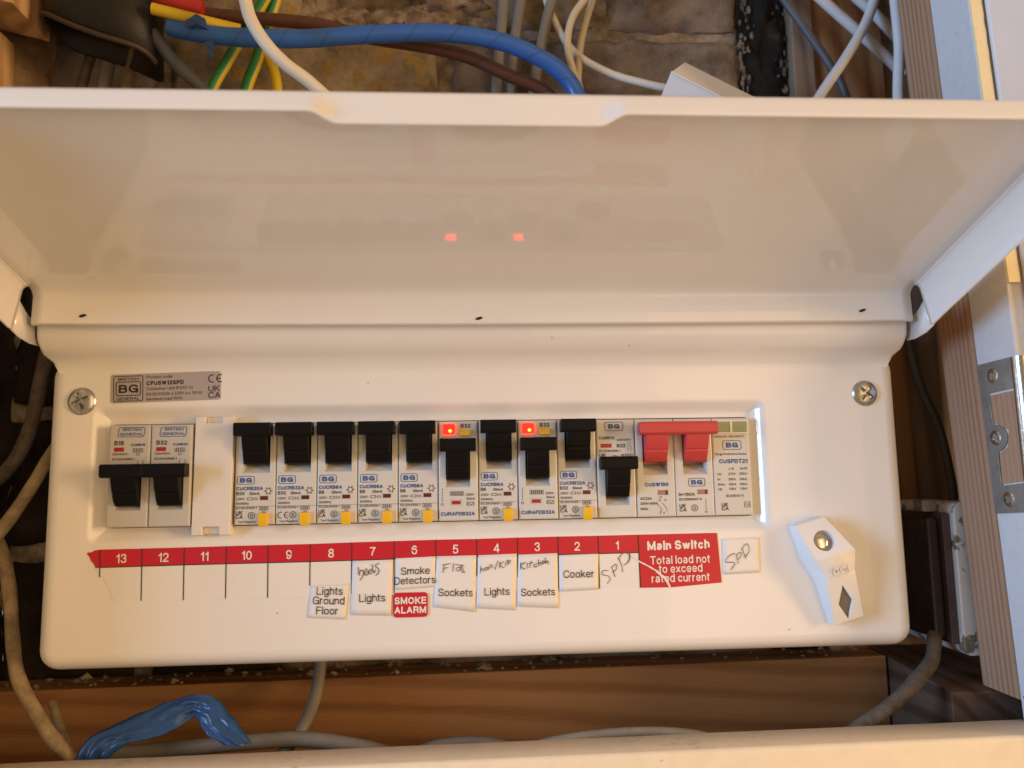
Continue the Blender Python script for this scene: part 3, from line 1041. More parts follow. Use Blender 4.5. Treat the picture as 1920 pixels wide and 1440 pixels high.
for px, py, r_, rot in ((152, 752, 6.1, 25), (1623, 737, 6.0, 50)):
    c = at(px, py, -1)
    c.y = .3
    screw_head('cover_screw', c, Vector((1, 0, 0)), Vector((0, 0, 1)), Vector((0, -1, 0)), r_, 2.6, M_STEEL, unit, R(rot), .11, depth=.4)

# --- latch key block at lower right
LC = {}
m = MB()
secs = [((1491, 987), (1545, 969), 6.5), ((1512, 1021), (1578, 999), 9.0), ((1531, 1053), (1604, 1031), 11.0), ((1550, 1087), (1603, 1069), 9.4), ((1557, 1120), (1607, 1103), 7.6), ((1565, 1172), (1619, 1155), 5.0)]
fr = []
for l_, r_, h in secs:
    fr.append((at(*l_, -h), at(*r_, -h)))
for (i0, i1) in ((0, 1), (1, 2)):
    pass
ax = (fr[-1][0] + fr[-1][1] - fr[0][0] - fr[0][1])
ax.y = 0
ax.normalize()
side = Vector((ax.z, 0, -ax.x))
if side.x > 0:
    side = -side
base = [(Vector((a.x, .05, a.z)) + side * w, Vector((b_.x, .05, b_.z)) - side * w * .3) for (a, b_), w in zip(fr, (.5, 1.0, 2.2, 1.8, 1.2, .5))]


def holed(outer, cpt, inner, rev=False):
    """ring of quads between a convex outline and a hole around cpt (both as 3-D points of one plane)"""
    e1 = (outer[1] - outer[0]).normalized()
    nn = (outer[1] - outer[0]).cross(outer[2] - outer[0]).normalized()
    e2 = nn.cross(e1)

    def pol(p):
        d = p - cpt
        return math.atan2(d.dot(e2), d.dot(e1))

    def cast(poly, a):
        d = e1 * math.cos(a) + e2 * math.sin(a)
        best = None
        for i in range(len(poly)):
            p, q = poly[i] - cpt, poly[(i + 1) % len(poly)] - cpt
            px_, py_, qx, qy = p.dot(e1), p.dot(e2), q.dot(e1), q.dot(e2)
            dx, dy = qx - px_, qy - py_
            den = math.cos(a) * dy - math.sin(a) * dx
            if abs(den) < 1e-9:
                continue
            t = (px_ * dy - py_ * dx) / den
            s_ = (px_ * math.sin(a) - py_ * math.cos(a)) / den
            if t > 0 and -1e-6 <= s_ <= 1 + 1e-6 and (best is None or t > best):
                best = t
        return cpt + d * (best or 0)
    angs = sorted(set(round(pol(p), 5) for p in list(outer) + list(inner)))
    return [cast(outer, a) for a in angs], [cast(inner, a) for a in angs], nn


# sloping top face with the round hole
o4 = [fr[0][0], fr[0][1], fr[2][1], fr[2][0]]
hc = (fr[0][0] + fr[0][1]) * .22 + (fr[2][0] + fr[2][1]) * .28
eU = (fr[2][1] - fr[2][0]).normalized()
eV = (fr[2][0] - fr[0][0]).normalized()
nT = eU.cross(eV).normalized()
if nT.y > 0:
    nT = -nT
eV = nT.cross(eU)
hole = [hc + eU * (4.6 * math.cos(R(a))) + eV * (4.6 * math.sin(R(a))) for a in range(0, 360, 18)]
A, B, _ = holed(o4, hc, hole)
m.rings([A, B, [p - nT * 5.5 for p in B]], cap1=True)
# lower face with the diamond
m.add([fr[2][0], fr[2][1], fr[3][1], fr[3][0]], [(0, 1, 2, 3)])
o4 = [fr[3][0], fr[3][1], fr[5][1], fr[5][0]]
dc = (fr[3][0] + fr[3][1]) * .20 + (fr[5][0] + fr[5][1]) * .30
eY = (fr[5][0] - fr[3][0]).normalized()
eX = (fr[5][1] - fr[5][0]).normalized()
nL = eX.cross(eY).normalized()
if nL.y > 0:
    nL = -nL
dia = [dc - eY * 8.0, dc + eX * 3.4, dc + eY * 8.0, dc - eX * 3.4]
A, B, _ = holed(o4, dc, dia)
m.rings([A, B, [p - nL * 3.2 for p in B]], cap1=True)
# sides, following the front edges
for sidx in (0, 1):
    ids = [0, 2, 3, 5]
    m.rings([[fr[i][sidx] for i in ids], [base[i][sidx] for i in ids]], closed=False)
m.add([fr[0][0], fr[0][1], base[0][1], base[0][0]], [(0, 1, 2, 3)])
m.add([fr[5][0], fr[5][1], base[5][1], base[5][0]], [(0, 1, 2, 3)])
catch = m.build('lid_lock_block', M_WPLAST, unit, smooth=True, angle=25)
bm = bmesh.new()
bm.from_mesh(catch.data)
bmesh.ops.remove_doubles(bm, verts=bm.verts, dist=.00004)
bmesh.ops.recalc_face_normals(bm, faces=bm.faces)
bm.to_mesh(catch.data)
bm.free()
md = catch.modifiers.new('bevel', 'BEVEL')
md.width = .0005
md.segments = 2
md.limit_method = 'ANGLE'
md.angle_limit = R(25)
m = MB()
m.add([p - nL * 1.0 + (p - dc) * .02 for p in dia], [(0, 1, 2, 3)])
m.build('diamond_recess_shade', M_RECSHADE, catch)  # dark plate painted in as the shade of the recess
m = MB()
pc = hc - eU * 1.2
m.rings([[pc + eU * (2.9 * math.cos(R(a))) + eV * (2.9 * math.sin(R(a))) + nT * h for a in range(0, 360, 18)] for h in (-5.4, -1.2, -.9)] +
        [[pc + eU * (2.5 * math.cos(R(a))) + eV * (2.5 * math.sin(R(a))) + nT * -.7 for a in range(0, 360, 18)]], cap1=True)
m.build('lock_pin', M_CHROME, catch, smooth=True, angle=40)
m = MB()
tg = MB()
tg.text('BG', 0, 0, 5.2, 0, .03, 1.25, 'C')
tg.frame(-5.6, 5.6, -1.2, 4.8, .5, 1.2, 0)
cc = (fr[2][0] + fr[2][1]) * .25 + (fr[3][0] + fr[3][1]) * .25 + (fr[3][0] + fr[3][1]) * 0
cc = (fr[2][0] + fr[2][1]) * .12 + (fr[3][0] + fr[3][1]) * .38
eX2 = (fr[3][1] - fr[3][0]).normalized()
nQ = eX2.cross((fr[3][0] - fr[2][0])).normalized()
if nQ.y > 0:
    nQ = -nQ
eY2 = nQ.cross(eX2)
if eY2.z < 0:
    eY2 = -eY2
m.add([cc + eX2 * (p.x * .8) + eY2 * ((p.z - 1.8) * .8) + nQ * .3 for p in tg.v], tg.f)
m.build('embossed_logo', M_WPLAST, catch)

# ------------------------------------------------------------------ rating label
m = MB()
c4 = [at(*q) for q in ((205, 703), (414, 696), (414, 749), (207, 757))]
p0, ex, ez = c4[3], c4[2] - c4[3], c4[0] - c4[3]
w_, h_ = ex.length, ez.length
rt = math.atan2(ex.z, ex.x)


def lab(a, b):
    return (p0.x + a * math.cos(rt) - b * math.sin(rt), p0.z + a * math.sin(rt) + b * math.cos(rt))


m.prism([(x, -.14, z) for x, z in [lab(a, b) for a, b in rrect(0, w_, 0, h_, 1.2, 3)]], (0, .13, 0))
rating = m.build('rating_label', M_SILVER, unit)
tag(rating, 'silver rating sticker in the upper left corner of the cover')
m = MB()


def lt(mb_, s, a, b, size, bold=0, wx=1.0, align='L'):
    x, z = lab(a, b)
    mb_.text(s, x, z, size, -.2, bold, wx, align, rt)


def lframe(mb_, a0, a1, b0, b1, t, r):
    f = MB()
    f.frame(a0, a1, b0, b1, t, r)
    mb_.add([(*lab(p.x, p.z)[:1], -.2, lab(p.x, p.z)[1]) for p in f.v], f.f)


lframe(m, 1.2, 14.2, .7, 12.2, .35, .8)
lframe(m, 2.3, 13.2, 3.2, 9.6, .4, .8)
lt(m, 'BG', 7.8, 4.5, 5.2, .03, 1.3, 'C')
lt(m, 'BRITISH', 7.7, 10.0, 1.9, 0, 1.35, 'C')
lt(m, 'GENERAL', 7.7, 1.3, 1.9, 0, 1.25, 'C')
lt(m, 'CFUSW12SPD', 15.6, 7.6, 2.6, .025, .98)
for s, b in (('UK', 3.6), ('CA', .6)):
    lt(m, s, 42.6, b + .1, 3.9, .012, 1.1)
for a0 in (44.4, 48.0):
    f = MB()
    f.circle(a0, 9.6, 1.9, .5, a0=70, a1=290, n=14)
    if a0 > 47:
        f.box(a0 - 1.8, a0 + .2, -.13, -.12, 9.4, 9.8)
    m.add([(lab(p.x, p.z)[0], -.2, lab(p.x, p.z)[1]) for p in f.v], f.f)
m.build('lettering', M_PBLK, rating)
m = MB()
lt(m, 'Product code', 15.6, 10.6, 2.0)
lt(m, 'Consumer Unit IP2XC to', 15.6, 5.3, 2.0)
lt(m, 'BS EN 61439-3 230V a.c. 50 Hz', 15.6, 2.9, 1.9, 0, .98)
lt(m, 'Maximum load 100A', 15.6, .7, 1.9)
m.build('fine_print', M_PGREY, rating)

# ------------------------------------------------------------------ circuit label strip
m = MB()
band_top = [(188, 1030.5), (267, 1028.5), (346, 1026.5), (425, 1024), (503, 1022), (582, 1020), (660, 1017), (739, 1014.5), (817, 1012), (894, 1010.5), (970, 1008), (1046, 1006), (1121, 1004.5), (1196, 1002.5)]
band_bot = [(188, 1064), (267, 1061.5), (346, 1059), (425, 1057), (503, 1055), (582, 1053), (660, 1050.5), (739, 1048), (817, 1045), (894, 1043.5), (970, 1042), (1047, 1040), (1122, 1038), (1197, 1036)]
body_bot = [(205, 1128), (267, 1126), (346, 1125), (425, 1124), (503, 1122), (582, 1119), (660, 1117), (739, 1115), (817, 1112), (894, 1110), (970, 1107), (1047, 1104), (1124, 1101), (1199, 1099)]


def poly(mb_, px, y=-.14, t=.13, mi=0):
    mb_.prism([Vector((at(*q).x, y, at(*q).z)) for q in px], (0, t, 0), mi)


tear = [(163, 1038), (172, 1034), (188, 1031), (188, 1064), (180, 1066), (185, 1072), (190, 1080), (197, 1084), (200, 1095), (207, 1103), (210, 1118), (214, 1128)]
poly(m, [(180, 1066), (188, 1064)] + band_bot[1:] + list(reversed(body_bot))[:-1] + [(214, 1128), (209, 1117), (206, 1103), (199, 1096), (196, 1085), (189, 1079), (184, 1071)])
strip = m.build('circuit_label_strip', M_STRIP, unit)
tag(strip, 'torn adhesive strip with a red band numbered from 13 to 1')
m = MB()
poly(m, [(163, 1038), (168, 1035.5), (172, 1035.8), (178, 1032)] + band_top + list(reversed(band_bot)) + [(180, 1066), (177, 1058), (171, 1051), (169, 1045)], -.22, .1)
poly(m, [(1196.5, 1002.5), (1344, 999), (1353, 1092), (1260, 1101), (1201, 1102)], -.22, .1)
m.build('red_band', M_LRED, strip)
m = MB()


def pline(mb_, a, b, w, y=-.3):
    p, q = at(*a), at(*b)
    d = (q - p).normalized() * w / 2
    mb_.add([(p.x - d.z, y, p.z + d.x), (p.x + d.z, y, p.z - d.x), (q.x + d.z, y, q.z - d.x), (q.x - d.z, y, q.z + d.x)], [(0, 1, 2, 3)])


ends = {0: (187.5, 1082), 1: (265, 1126), 2: (344, 1125), 3: (423, 1122), 4: (502, 1121), 5: (581, 1098), 6: (659, 1114), 7: (739, 1112), 8: (817, 1078), 9: (894, 1080), 10: (971, 1082), 11: (1047, 1105), 12: (1124, 1103), 13: (1201, 1102)}
for i, e in ends.items():
    pline(m, band_top[i], e, .42)
for a, b in zip(band_bot[:-1], band_bot[1:]):
    pline(m, a, b, .4)
m.build('divider_lines', M_PBLK, strip)
m = MB()
row = [('13', 228, 1047), ('12', 307, 1045), ('11', 384, 1043), ('10', 463, 1041), ('9', 542, 1039.5), ('8', 621, 1037), ('7', 699, 1034), ('6', 777, 1031), ('5', 854, 1029.5), ('4', 931, 1027.5), ('3', 1007, 1025), ('2', 1082, 1024), ('1', 1157, 1022.5)]
for s, px, py in row:
    p = at(px, py)
    m.text(s, p.x, p.z - 1.95, 5.4, -.3, .012, 1.0, 'C')
for s, px, py, sz, bd in (('Main Switch', 1272, 1022, 5.6, .035), ('Total load not', 1275, 1048.5, 5.1, .012), ('to exceed', 1276, 1065, 5.1, .012), ('rated current', 1276, 1082.5, 5.1, .012)):
    p = at(px, py)
    m.text(s, p.x, p.z - 1.9, sz, -.3, bd, .98 if bd > .02 else .95, 'C', R(.6))
m.build('numbers', M_LWHITE, strip)
m = MB()


def z8(x, y):
    p = at(780 + x / 2.909, 980 + y / 2.909)
    return (p.x, p.z)


def z7(x, y):
    p = at(150 + x / 3.048, 990 + y / 3.048)
    return (p.x, p.z)


m.stroke([z8(*q) for q in ((1165, 178), (1200, 198), (1222, 214), (1262, 234), (1310, 262))], .75, -.34)
m.stroke([z8(*q) for q in ((1310, 262), (1335, 285), (1360, 305), (1385, 352))], 1.2, -.34)
m.build('tear', M_PAPER, strip)

# ------------------------------------------------------------------ paper labels stuck below the band


def paper(px, label, lift=.045):
    m = MB()
    pts = [at(*q) for q in px]
    n = len(pts)
    # grid between the four corners, slightly curled at the loose end
    a, b, c, d = pts
    NU, NV = 8, 8
    g = []
    sd = a.x
    for j in range(NV + 1):
        for i in range(NU + 1):
            u, v = i / NU, j / NV
            p = (a * (1 - u) + b * u) * (1 - v) + (d * (1 - u) + c * u) * v
            curl = lift * (.45 + .9 * v * v + .5 * noise.noise((sd + u * 2, v * 2, 4)))
            g.append(Vector((p.x, -.30 - max(0, curl), p.z)))
    W = NU + 1
    m.add(g, [(j * W + i, j * W + i + 1, (j + 1) * W + i + 1, (j + 1) * W + i) for j in range(NV) for i in range(NU)])
    o = m.build('paper_label', M_PAPER, unit, smooth=True, angle=180, solid=-.03, fix=False)
    return tag(o, label)


def words(parent, lines, mat=M_PBLK, size=4.6, y=-.62, bold=.002, rot=0.0, wx=1.0):
    m = MB()
    for s, px, py in lines:
        p = at(px, py, y)
        m.text(s, p.x, p.z - size * .36, size, y, bold, wx, 'C', rot)
    return m.build('lettering', mat, parent)


def hand(parent, strokes, zf, w=.45, mat=M_PEN, y=-.62):
    m = MB()
    for s in strokes:
        m.stroke([zf(*q) for q in s], w, y)
    return m.build('handwriting', mat, parent)


pl = paper([(584, 1098), (655, 1094), (648, 1161), (577, 1158)], 'white paper label reading Lights Ground Floor')
words(pl, [('Lights', 618, 1108), ('Ground', 616, 1126), ('Floor', 613, 1145)], size=4.7, rot=R(-2))
pl = paper([(661, 1052), (737, 1049), (733, 1154), (658, 1153)], 'white paper label reading Lights with pencilled word above')
words(pl, [('Lights', 698, 1121)], size=4.7)
hand(pl, [[(1590, 222), (1598, 262), (1596, 272)], [(1588, 262), (1612, 240), (1622, 262), (1602, 298)], [(1622, 262), (1642, 244), (1636, 232), (1624, 254), (1640, 270), (1656, 240)],
          [(1668, 232), (1650, 250), (1664, 262), (1674, 226), (1668, 205)], [(1674, 240), (1682, 256), (1690, 236)], [(1710, 200), (1688, 214), (1708, 236), (1704, 260), (1690, 270)]], z7)
pl = paper([(742, 1047), (817, 1043), (815, 1100), (742, 1106)], 'white paper label reading Smoke Detectors')
words(pl, [('Smoke', 779, 1070), ('Detectors', 778, 1088)], size=4.5, rot=R(1))
m = MB()
p0_ = at(737, 1158, -.4)
c1 = at(802, 1110, -.4)
m.prism([(x, -.6, z) for x, z in rrect(p0_.x, c1.x, p0_.z, c1.z, 1.6, 4)], (0, .35, 0))
sm = m.build('smoke_alarm_label', M_LRED, unit)
tag(sm, 'red sticker reading SMOKE ALARM')
words(sm, [('SMOKE', 769.5, 1126), ('ALARM', 769.5, 1143.5)], M_LWHITE, 4.2, -.68, .03, 0, 1.0)
pl = paper([(819, 1043), (893, 1041), (891, 1147), (813, 1138)], 'white paper label reading Sockets below the handwritten word Flat')
words(pl, [('Sockets', 854, 1111)], size=4.6, rot=R(-2))
hand(pl, [[(150, 228), (152, 250), (146, 272)], [(148, 230), (188, 222)], [(150, 248), (176, 244)], [(206, 220), (200, 266)], [(238, 240), (220, 250), (226, 264), (244, 250), (240, 238), (250, 266), (268, 272)], [(216, 228), (262, 232)], [(246, 230), (256, 250), (262, 268)]], z8, .4)
pl = paper([(897, 1041), (969, 1038), (966, 1144), (893, 1140)], 'white paper label reading Lights below the handwritten words hall and kit')
words(pl, [('Lights', 932, 1109)], size=4.6)
hand(pl, [[(350, 235), (352, 258), (348, 276)], [(350, 262), (362, 250), (370, 266)], [(388, 240), (376, 250), (384, 260), (394, 240), (396, 256)], [(402, 226), (404, 250)], [(412, 226), (416, 246)],
          [(446, 206), (430, 256)], [(458, 212), (456, 248)], [(478, 210), (458, 230), (482, 246)], [(488, 216), (490, 238)], [(500, 200), (502, 226), (514, 208)], [(492, 212), (516, 204)]], z8, .4)
pl = paper([(972, 1040), (1045, 1037), (1047, 1140), (970, 1137)], 'white paper label reading Sockets below the handwritten word Kitchen')
words(pl, [('Sockets', 1009, 1110)], size=4.6)
hand(pl, [[(570, 216), (568, 256)], [(596, 214), (570, 236), (594, 254)], [(606, 218), (606, 250)], [(628, 206), (620, 246)], [(614, 222), (640, 216)], [(660, 222), (644, 230), (648, 242), (662, 236)],
          [(668, 200), (668, 236)], [(668, 224), (678, 216), (682, 232)], [(690, 226), (700, 212), (690, 208), (688, 226)], [(704, 190), (706, 222), (716, 206), (722, 226)]], z8, .4, M_PEN2)
pl = paper([(1048, 1041), (1122, 1038), (1121, 1105), (1049, 1109)], 'white paper label reading Cooker')
words(pl, [('Cooker', 1085, 1076)], size=4.7)
m = MB()
for s in ([(1048, 262), (1022, 260), (1014, 282), (1048, 290), (1058, 310), (1042, 332)], [(1066, 240), (1080, 282), (1086, 296)], [(1066, 244), (1090, 226), (1092, 252), (1074, 268)],
          [(1104, 192), (1122, 238), (1126, 268)], [(1100, 200), (1128, 166), (1160, 172), (1160, 208), (1134, 232)], [(1146, 150), (1168, 180), (1152, 220)]):
    m.stroke([z8(*q) for q in s], .4, -.4)
m.build('handwriting', M_PEN, strip)
pl = paper([(1354, 1010), (1422, 1007), (1424, 1073), (1356, 1077)], 'blank sticker with SPD handwritten on it beside the main switch label', .02)
hand(pl, [[(1738, 166), (1710, 178), (1686, 204), (1690, 216), (1722, 214), (1736, 226), (1716, 256)], [(1744, 176), (1752, 206), (1758, 222)], [(1744, 178), (1766, 160), (1772, 178), (1752, 202)],
          [(1776, 140), (1788, 172), (1796, 196)], [(1772, 146), (1798, 114), (1812, 130), (1812, 160), (1794, 184)]], z8, .4, M_PEN, -.7)

# ------------------------------------------------------------------ breakers (local: u 0..18 across, z -22.5..22.5)


def ux(i):
    return (i - 8) * 18.0


def body(mb_, x0, x1, slot, front=0.0, zt=22.3, zb=-22.3, depth=7.0, extra=None):
    """nose of a breaker with the toggle well sunk into it; slot=(u0,u1,z0,z1)"""
    e = .7

    def rr(d, y):
        return [(x0 + d, y, zb + d), (x1 - d, y, zb + d), (x1 - d, y, zt - d), (x0 + d, y, zt - d)]
    s0, s1, sz0, sz1 = slot
    mb_.rings([rr(0, 21), rr(0, front + e), rr(e * .35, front + e * .3), rr(e, front),
               [(s0, front, sz0), (s1, front, sz0), (s1, front, sz1), (s0, front, sz1)],
               [(s0 + .6, front + depth, sz0 + 5.2), (s1 - .6, front + depth, sz0 + 5.2), (s1 - .6, front + depth, sz1), (s0 + .6, front + depth, sz1)]], cap1=True)


def toggle(parent, name, mat, bars, stems, zt, up, front=0.0):
    """bars: (x0,x1) of the grip; stems: list of (x0,x1); zt: top of the grip"""
    m = MB()
    for (x0, x1) in bars:
        y0 = front - 8.4
        prof = [(y0 + .9, zt), (front - 2.5, zt), (front - 2.2, zt - 5.9), (y0 + 1.4, zt - 5.9), (y0 + .2, zt - 5.0), (y0, zt - 1.0)]
        m.xprism(prof, x0, x1)
    for (x0, x1) in stems:
        prof = [(front - 6.6, zt - 5.0), (front - 5.6, zt - 9.0), (front - 4.3, zt - 12.2), (front - 3.6, zt - 12.6), (front - 3.9, zt - 13.3), (front - 2.4, zt - 16.0), (front - .6, zt - 18.0), (front + 4, zt - 18.6), (front + 6.5, zt - 12), (front + 4, zt - 4), (front - 3, zt - 2)]
        m.xprism(prof, x0, x1)
    return m.build(name, mat, parent, bevel=.35, seg=2)


def logo(mb_, x, z, w, y, size):
    mb_.frame(x, x + w, z, z + w * .49, .28, .9, y)
    mb_.text('BG', x + w / 2, z + w * .49 / 2 - size * .36, size, y, .045, 1.35, 'C')


def ukca(mb_, x, z, y):
    mb_.text('UK', x, z + 1.75, 2.45, y, .015, 1.0)
    mb_.text('CA', x, z, 2.45, y, .015, 1.0)


def mark_s(mb_, x, z, y):
    mb_.circle(x, z, 1.55, .28, y)
    mb_.text('S', x, z - .85, 2.4, y, .0, 1, 'C')


def rcbo(i, code, amp, label, ce=False, dx=0.0, front=0.0):
    x = ux(i) + .15
    t = empty('circuit_breaker', (x + 8.85, 21, -22.3), label, 'circuit breaker', 'breakers clipped side by side in the consumer unit')
    m = MB()
    body(m, x, x + 17.7, (x + 3.4, x + 15.2, .4, 20.6), front)
    m.build('body', M_BODY, t, fix=True)
    toggle(t, 'toggle', M_BLACK, [(x + .9, x + 16.9)], [(x + 4.0, x + 14.6)], 22.4, True, front)
    y = front - .1
    b = MB()
    logo(b, x + 1.0, -4.6, 7.6, y, 3.0)
    b.text(code, x + .8, -7.2, 2.25, y, .02, 1.0)
    b.build('brand_print', M_PBLUE, t)
    g = MB()
    g.text(amp, x + .8, -9.3, 2.1, y, .015)
    g.text('30mA', x + 6.4, -9.3, 1.8, y, .01)
    g.text('230V~', x + .9, -11.5, 1.55, y)
    g.frame(x + 5.6, x + 8.0, -11.5, -10.3, .25, .2, y)
    g.text('E3', x + 8.5, -11.5, 1.55, y)
    g.text('50/60Hz', x + .9, -13.5, 1.5, y)
    g.text('IEC/EN 61009-1', x + .9, -15.4, 1.4, y)
    g.frame(x + 10.8, x + 14.8, -16.1, -14.3, .16, .2, y)
    for q in range(4):
        g.box(x + 11.4 + q * .8, x + 11.8 + q * .8, y - .01, y, -15.8, -14.6)
    g.frame(x + 12.2, x + 13.6, -17.0, -16.3, .15, .2, y)
    g.circle(x + 14.7, -7.6, 1.15, .25, y, 10)
    for a in range(0, 360, 60):
        g.circle(x + 14.7 + 1.45 * math.cos(R(a)), -7.6 + 1.45 * math.sin(R(a)), .35, .2, y, 6)
    if ce:
        g.circle(x + 2.4, -18.3, 1.5, .38, y, 12, 70, 290)
        g.circle(x + 5.2, -18.3, 1.5, .38, y, 12, 70, 290)
        g.box(x + 3.9, x + 5.4, y - .01, y, -18.45, -18.15)
    else:
        ukca(g, x + .7, -19.6, y)
    mark_s(g, x + 7.6, -18.2, y)
    g.text('Test Regularly', x + 1.8, -21.4, 1.3, y)
    g.build('rating_print', M_PGREY, t)
    s = MB()
    s.box(x + .1, x + 17.6, front - .03, front + .2, -14.35, -14.2)
    s.build('seam', M_PGREY, t)
    wdw = MB()
    wdw.box(x + 10.6, x + 14.9, front - .06, front + .4, -11.8, -9.5)
    wd = wdw.build('indicator_window', M_BODY2, t)
    w2 = MB()
    w2.box(x + 11.2, x + 14.6, front - .12, front + .3, -11.5, -9.8)
    w2.build('flag', M_WIN, wd)
    bt = MB()
    bt.xprism([(front - 2.4, -17.2), (front + .5, -17.0), (front + .5, -23.0), (front - 1.6, -23.0), (front - 2.5, -20.6)], x + 11.0, x + 14.9)
    bt.build('test_button', M_YEL, t, bevel=.3)
    return t


def afdd(i, label):
    x = ux(i) + .15
    f = -.6
    y = f - .1
    t = empty('arc_fault_breaker', (x + 8.85, 21, -22.3), label, 'circuit breaker', 'breakers clipped side by side in the consumer unit')
    m = MB()
    body(m, x, x + 17.7, (x + 3.2, x + 14.2, -7.4, 12.0), f)
    m.build('body', M_BODY, t)
    toggle(t, 'toggle', M_BLACK, [(x + .7, x + 16.8)], [(x + 3.9, x + 13.4)], 14.3, False, f)
    l = MB()
    l.prism([(px, f - .7, pz) for px, pz in rrect(x + 2.3, x + 7.3, 16.5, 21.0, .5, 2)], (0, 1.2, 0))
    led = l.build('indicator_lamp', M_LED, t)
    l = MB()
    l.prism([(x + 5.3 + .85 * math.cos(R(a)), f - .8, 17.9 + .8 * math.sin(R(a))) for a in range(0, 360, 30)], (0, .09, 0))
    l.build('lamp_core', M_LEDHOT, led)
    bt = MB()
    bt.box(x + 9.7, x + 14.4, f - 1.6, f + .5, 15.6, 18.4)
    bt.build('test_button', M_YEL, t, bevel=.3)
    b = MB()
    b.text('CURAFDB32A', x + 1.0, -20.0, 2.35, y, .02, 1.0)
    b.build('brand_print', M_PBLUE, t)
    g = MB()
    g.text('B32', x + 10.0, 19.3, 2.6, y, .02)
    g.build('amp_marking', M_PGREY, t)
    g = MB()
    g.frame(x + 1.6, x + 8.6, 13.0, 15.4, .16, 1.0, y)
    g.build('outline_print', M_PGREY, t)
    g = MB()
    for q in range(5):
        g.box(x + 1.5, x + 1.75, y - .01, y, -12.8 + q * 1.2 - .8, -12.8 + q * 1.2)
    g.circle(x + 1.6, -14.9, .6, .2, y, 10)
    g.frame(x + 5.0, x + 11.2, -11.2, -9.2, .2, .2, y)
    for q in range(6):
        g.box(x + 5.6 + q * .9, x + 6.1 + q * .9, y - .01, y, -10.9, -9.5)
    g.text('230V~', x + 12.1, -11.3, 1.6, y)
    g.text('30mA', x + 12.3, -13.1, 1.6, y)
    g.frame(x + 12.5, x + 15.8, -15.6, -13.9, .25, .2, y)
    g.stroke([(x + 12.8, -15.2), (x + 13.6, -14.3), (x + 14.2, -15.2), (x + 15.4, -14.3)], .22, y)
    g.build('rating_print', M_PGREY, t)
    w = MB()
    w.box(x + 5.0, x + 10.6, f - .05, f + .4, -15.6, -12.6)
    wd = w.build('indicator_window', M_BODY2, t)
    w = MB()
    w.box(x + 5.8, x + 9.8, f - .1, f + .3, -15.0, -13.4)
    w.build('flag', M_WIN2, wd)
    return t


def mcb(i, code, amp, label, style, x=None, front=0.0, zoff=0.0):
    x = ux(i) + .15 if x is None else x
    t = empty('miniature_breaker', (x + 8.85, 21, -22.3), label, 'circuit breaker', 'breakers clipped side by side in the consumer unit')
    m = MB()
    w = 17.7
    top = 5.2 if style == 'new' else 5.0
    body(m, x, x + w, (x + 3.6, x + 14.6, -16.8 if style == 'new' else -15.0, top - 2), front, 22.3 + zoff, -22.3)
    m.build('body', M_BODY if style == 'new' else M_BODY2, t)
    over = .9 if style == 'new' else 0.0
    toggle(t, 'toggle', M_BLACK, [(x + over * .6, x + w - over * .4) if style == 'new' else (x - .12, x + w + .12)], [(x + 3.9, x + 14.3)], top, False, front)
    y = front - .1
    b = MB()
    g = MB()
    if style == 'new':
        logo(b, x + 4.0, 17.0, 8.6, y, 3.0)
        b.text(code, x + 1.2, 13.2, 1.9, y, .02)
        g.text('230/400V~', x + 9.4, 12.4, 1.5, y)
        g.text(amp, x + 9.4, 9.4, 2.3, y, .02)
        g.text('IEC/EN60898-1', x + 1.2, 7.4, 1.5, y)
        ukca(g, x + 1.2, 3.4, y)
        mark_s(g, x + 8.4, 4.4, y)
        g.frame(x + 11.4, x + 16.6, 4.4, 6.4, .2, .2, y)
        for q in range(4):
            g.box(x + 12.0 + q * 1.1, x + 12.5 + q * 1.1, y - .01, y, 4.7, 6.1)
        g.stroke([(x + 14.6, 12.0), (x + 14.6, 8.0)], .2, y)
        g.stroke([(x + 16.0, 12.0), (x + 15.4, 10.6), (x + 16.0, 9.6), (x + 15.8, 8.0)], .2, y)
        wq = (x + 1.9, x + 7.0, 9.4, 11.2)
    else:
        for s, zz in (('BRITISH', 19.6), ('GENERAL', 17.6)):
            b.text(s, x + 9.6 + (zz - 17) * .1, zz, 1.75, y, 0, 1.35, 'C')
        b.frame(x + 3.6, x + 15.0, 16.9, 21.3, .28, .8, y, .12)
        b.text(code, x + 9.6, 13.0, 1.5, y, .02, 1.1)
        g.text(amp, x + 2.4, 13.4, 2.7, y, .02)
        g.text('230/400V~', x + 1.8, 9.0, 1.5, y)
        g.text('IEC/EN 60898-1', x + 1.8, 6.8, 1.45, y)
        g.frame(x + 10.4, x + 14.8, 10.2, 12.0, .2, .2, y)
        for q in range(4):
            g.box(x + 11.0 + q * .9, x + 11.4 + q * .9, y - .01, y, 10.5, 11.7)
        g.frame(x + 12.0, x + 13.4, 8.8, 9.8, .18, .2, y)
        g.stroke([(x + 12.8, 7.0), (x + 12.6, 4.6)], .25, y)
        g.stroke([(x + 14.6, 7.0), (x + 15.2, 6.0), (x + 14.6, 4.6)], .25, y)
        wq = (x + 2.4, x + 6.6, 10.6, 12.4)
    b.build('brand_print', M_PBLUE, t)
    g.build('rating_print', M_PGREY, t)
    w_ = MB()
    w_.box(wq[0], wq[1], front - .06, front + .3, wq[2], wq[3])
    w_.build('indicator_window', M_WIN2, t)
    return t


mcb(0, 'CUMB16', 'B16', 'leftmost breaker, marked B16, black toggle down', 'old', ux(0) + .1, -2.2)
mcb(1, 'CUMB32', 'B32', 'breaker marked B32 directly left of the cream blanking plate, toggle down', 'old', ux(1) + .1, -2.2)
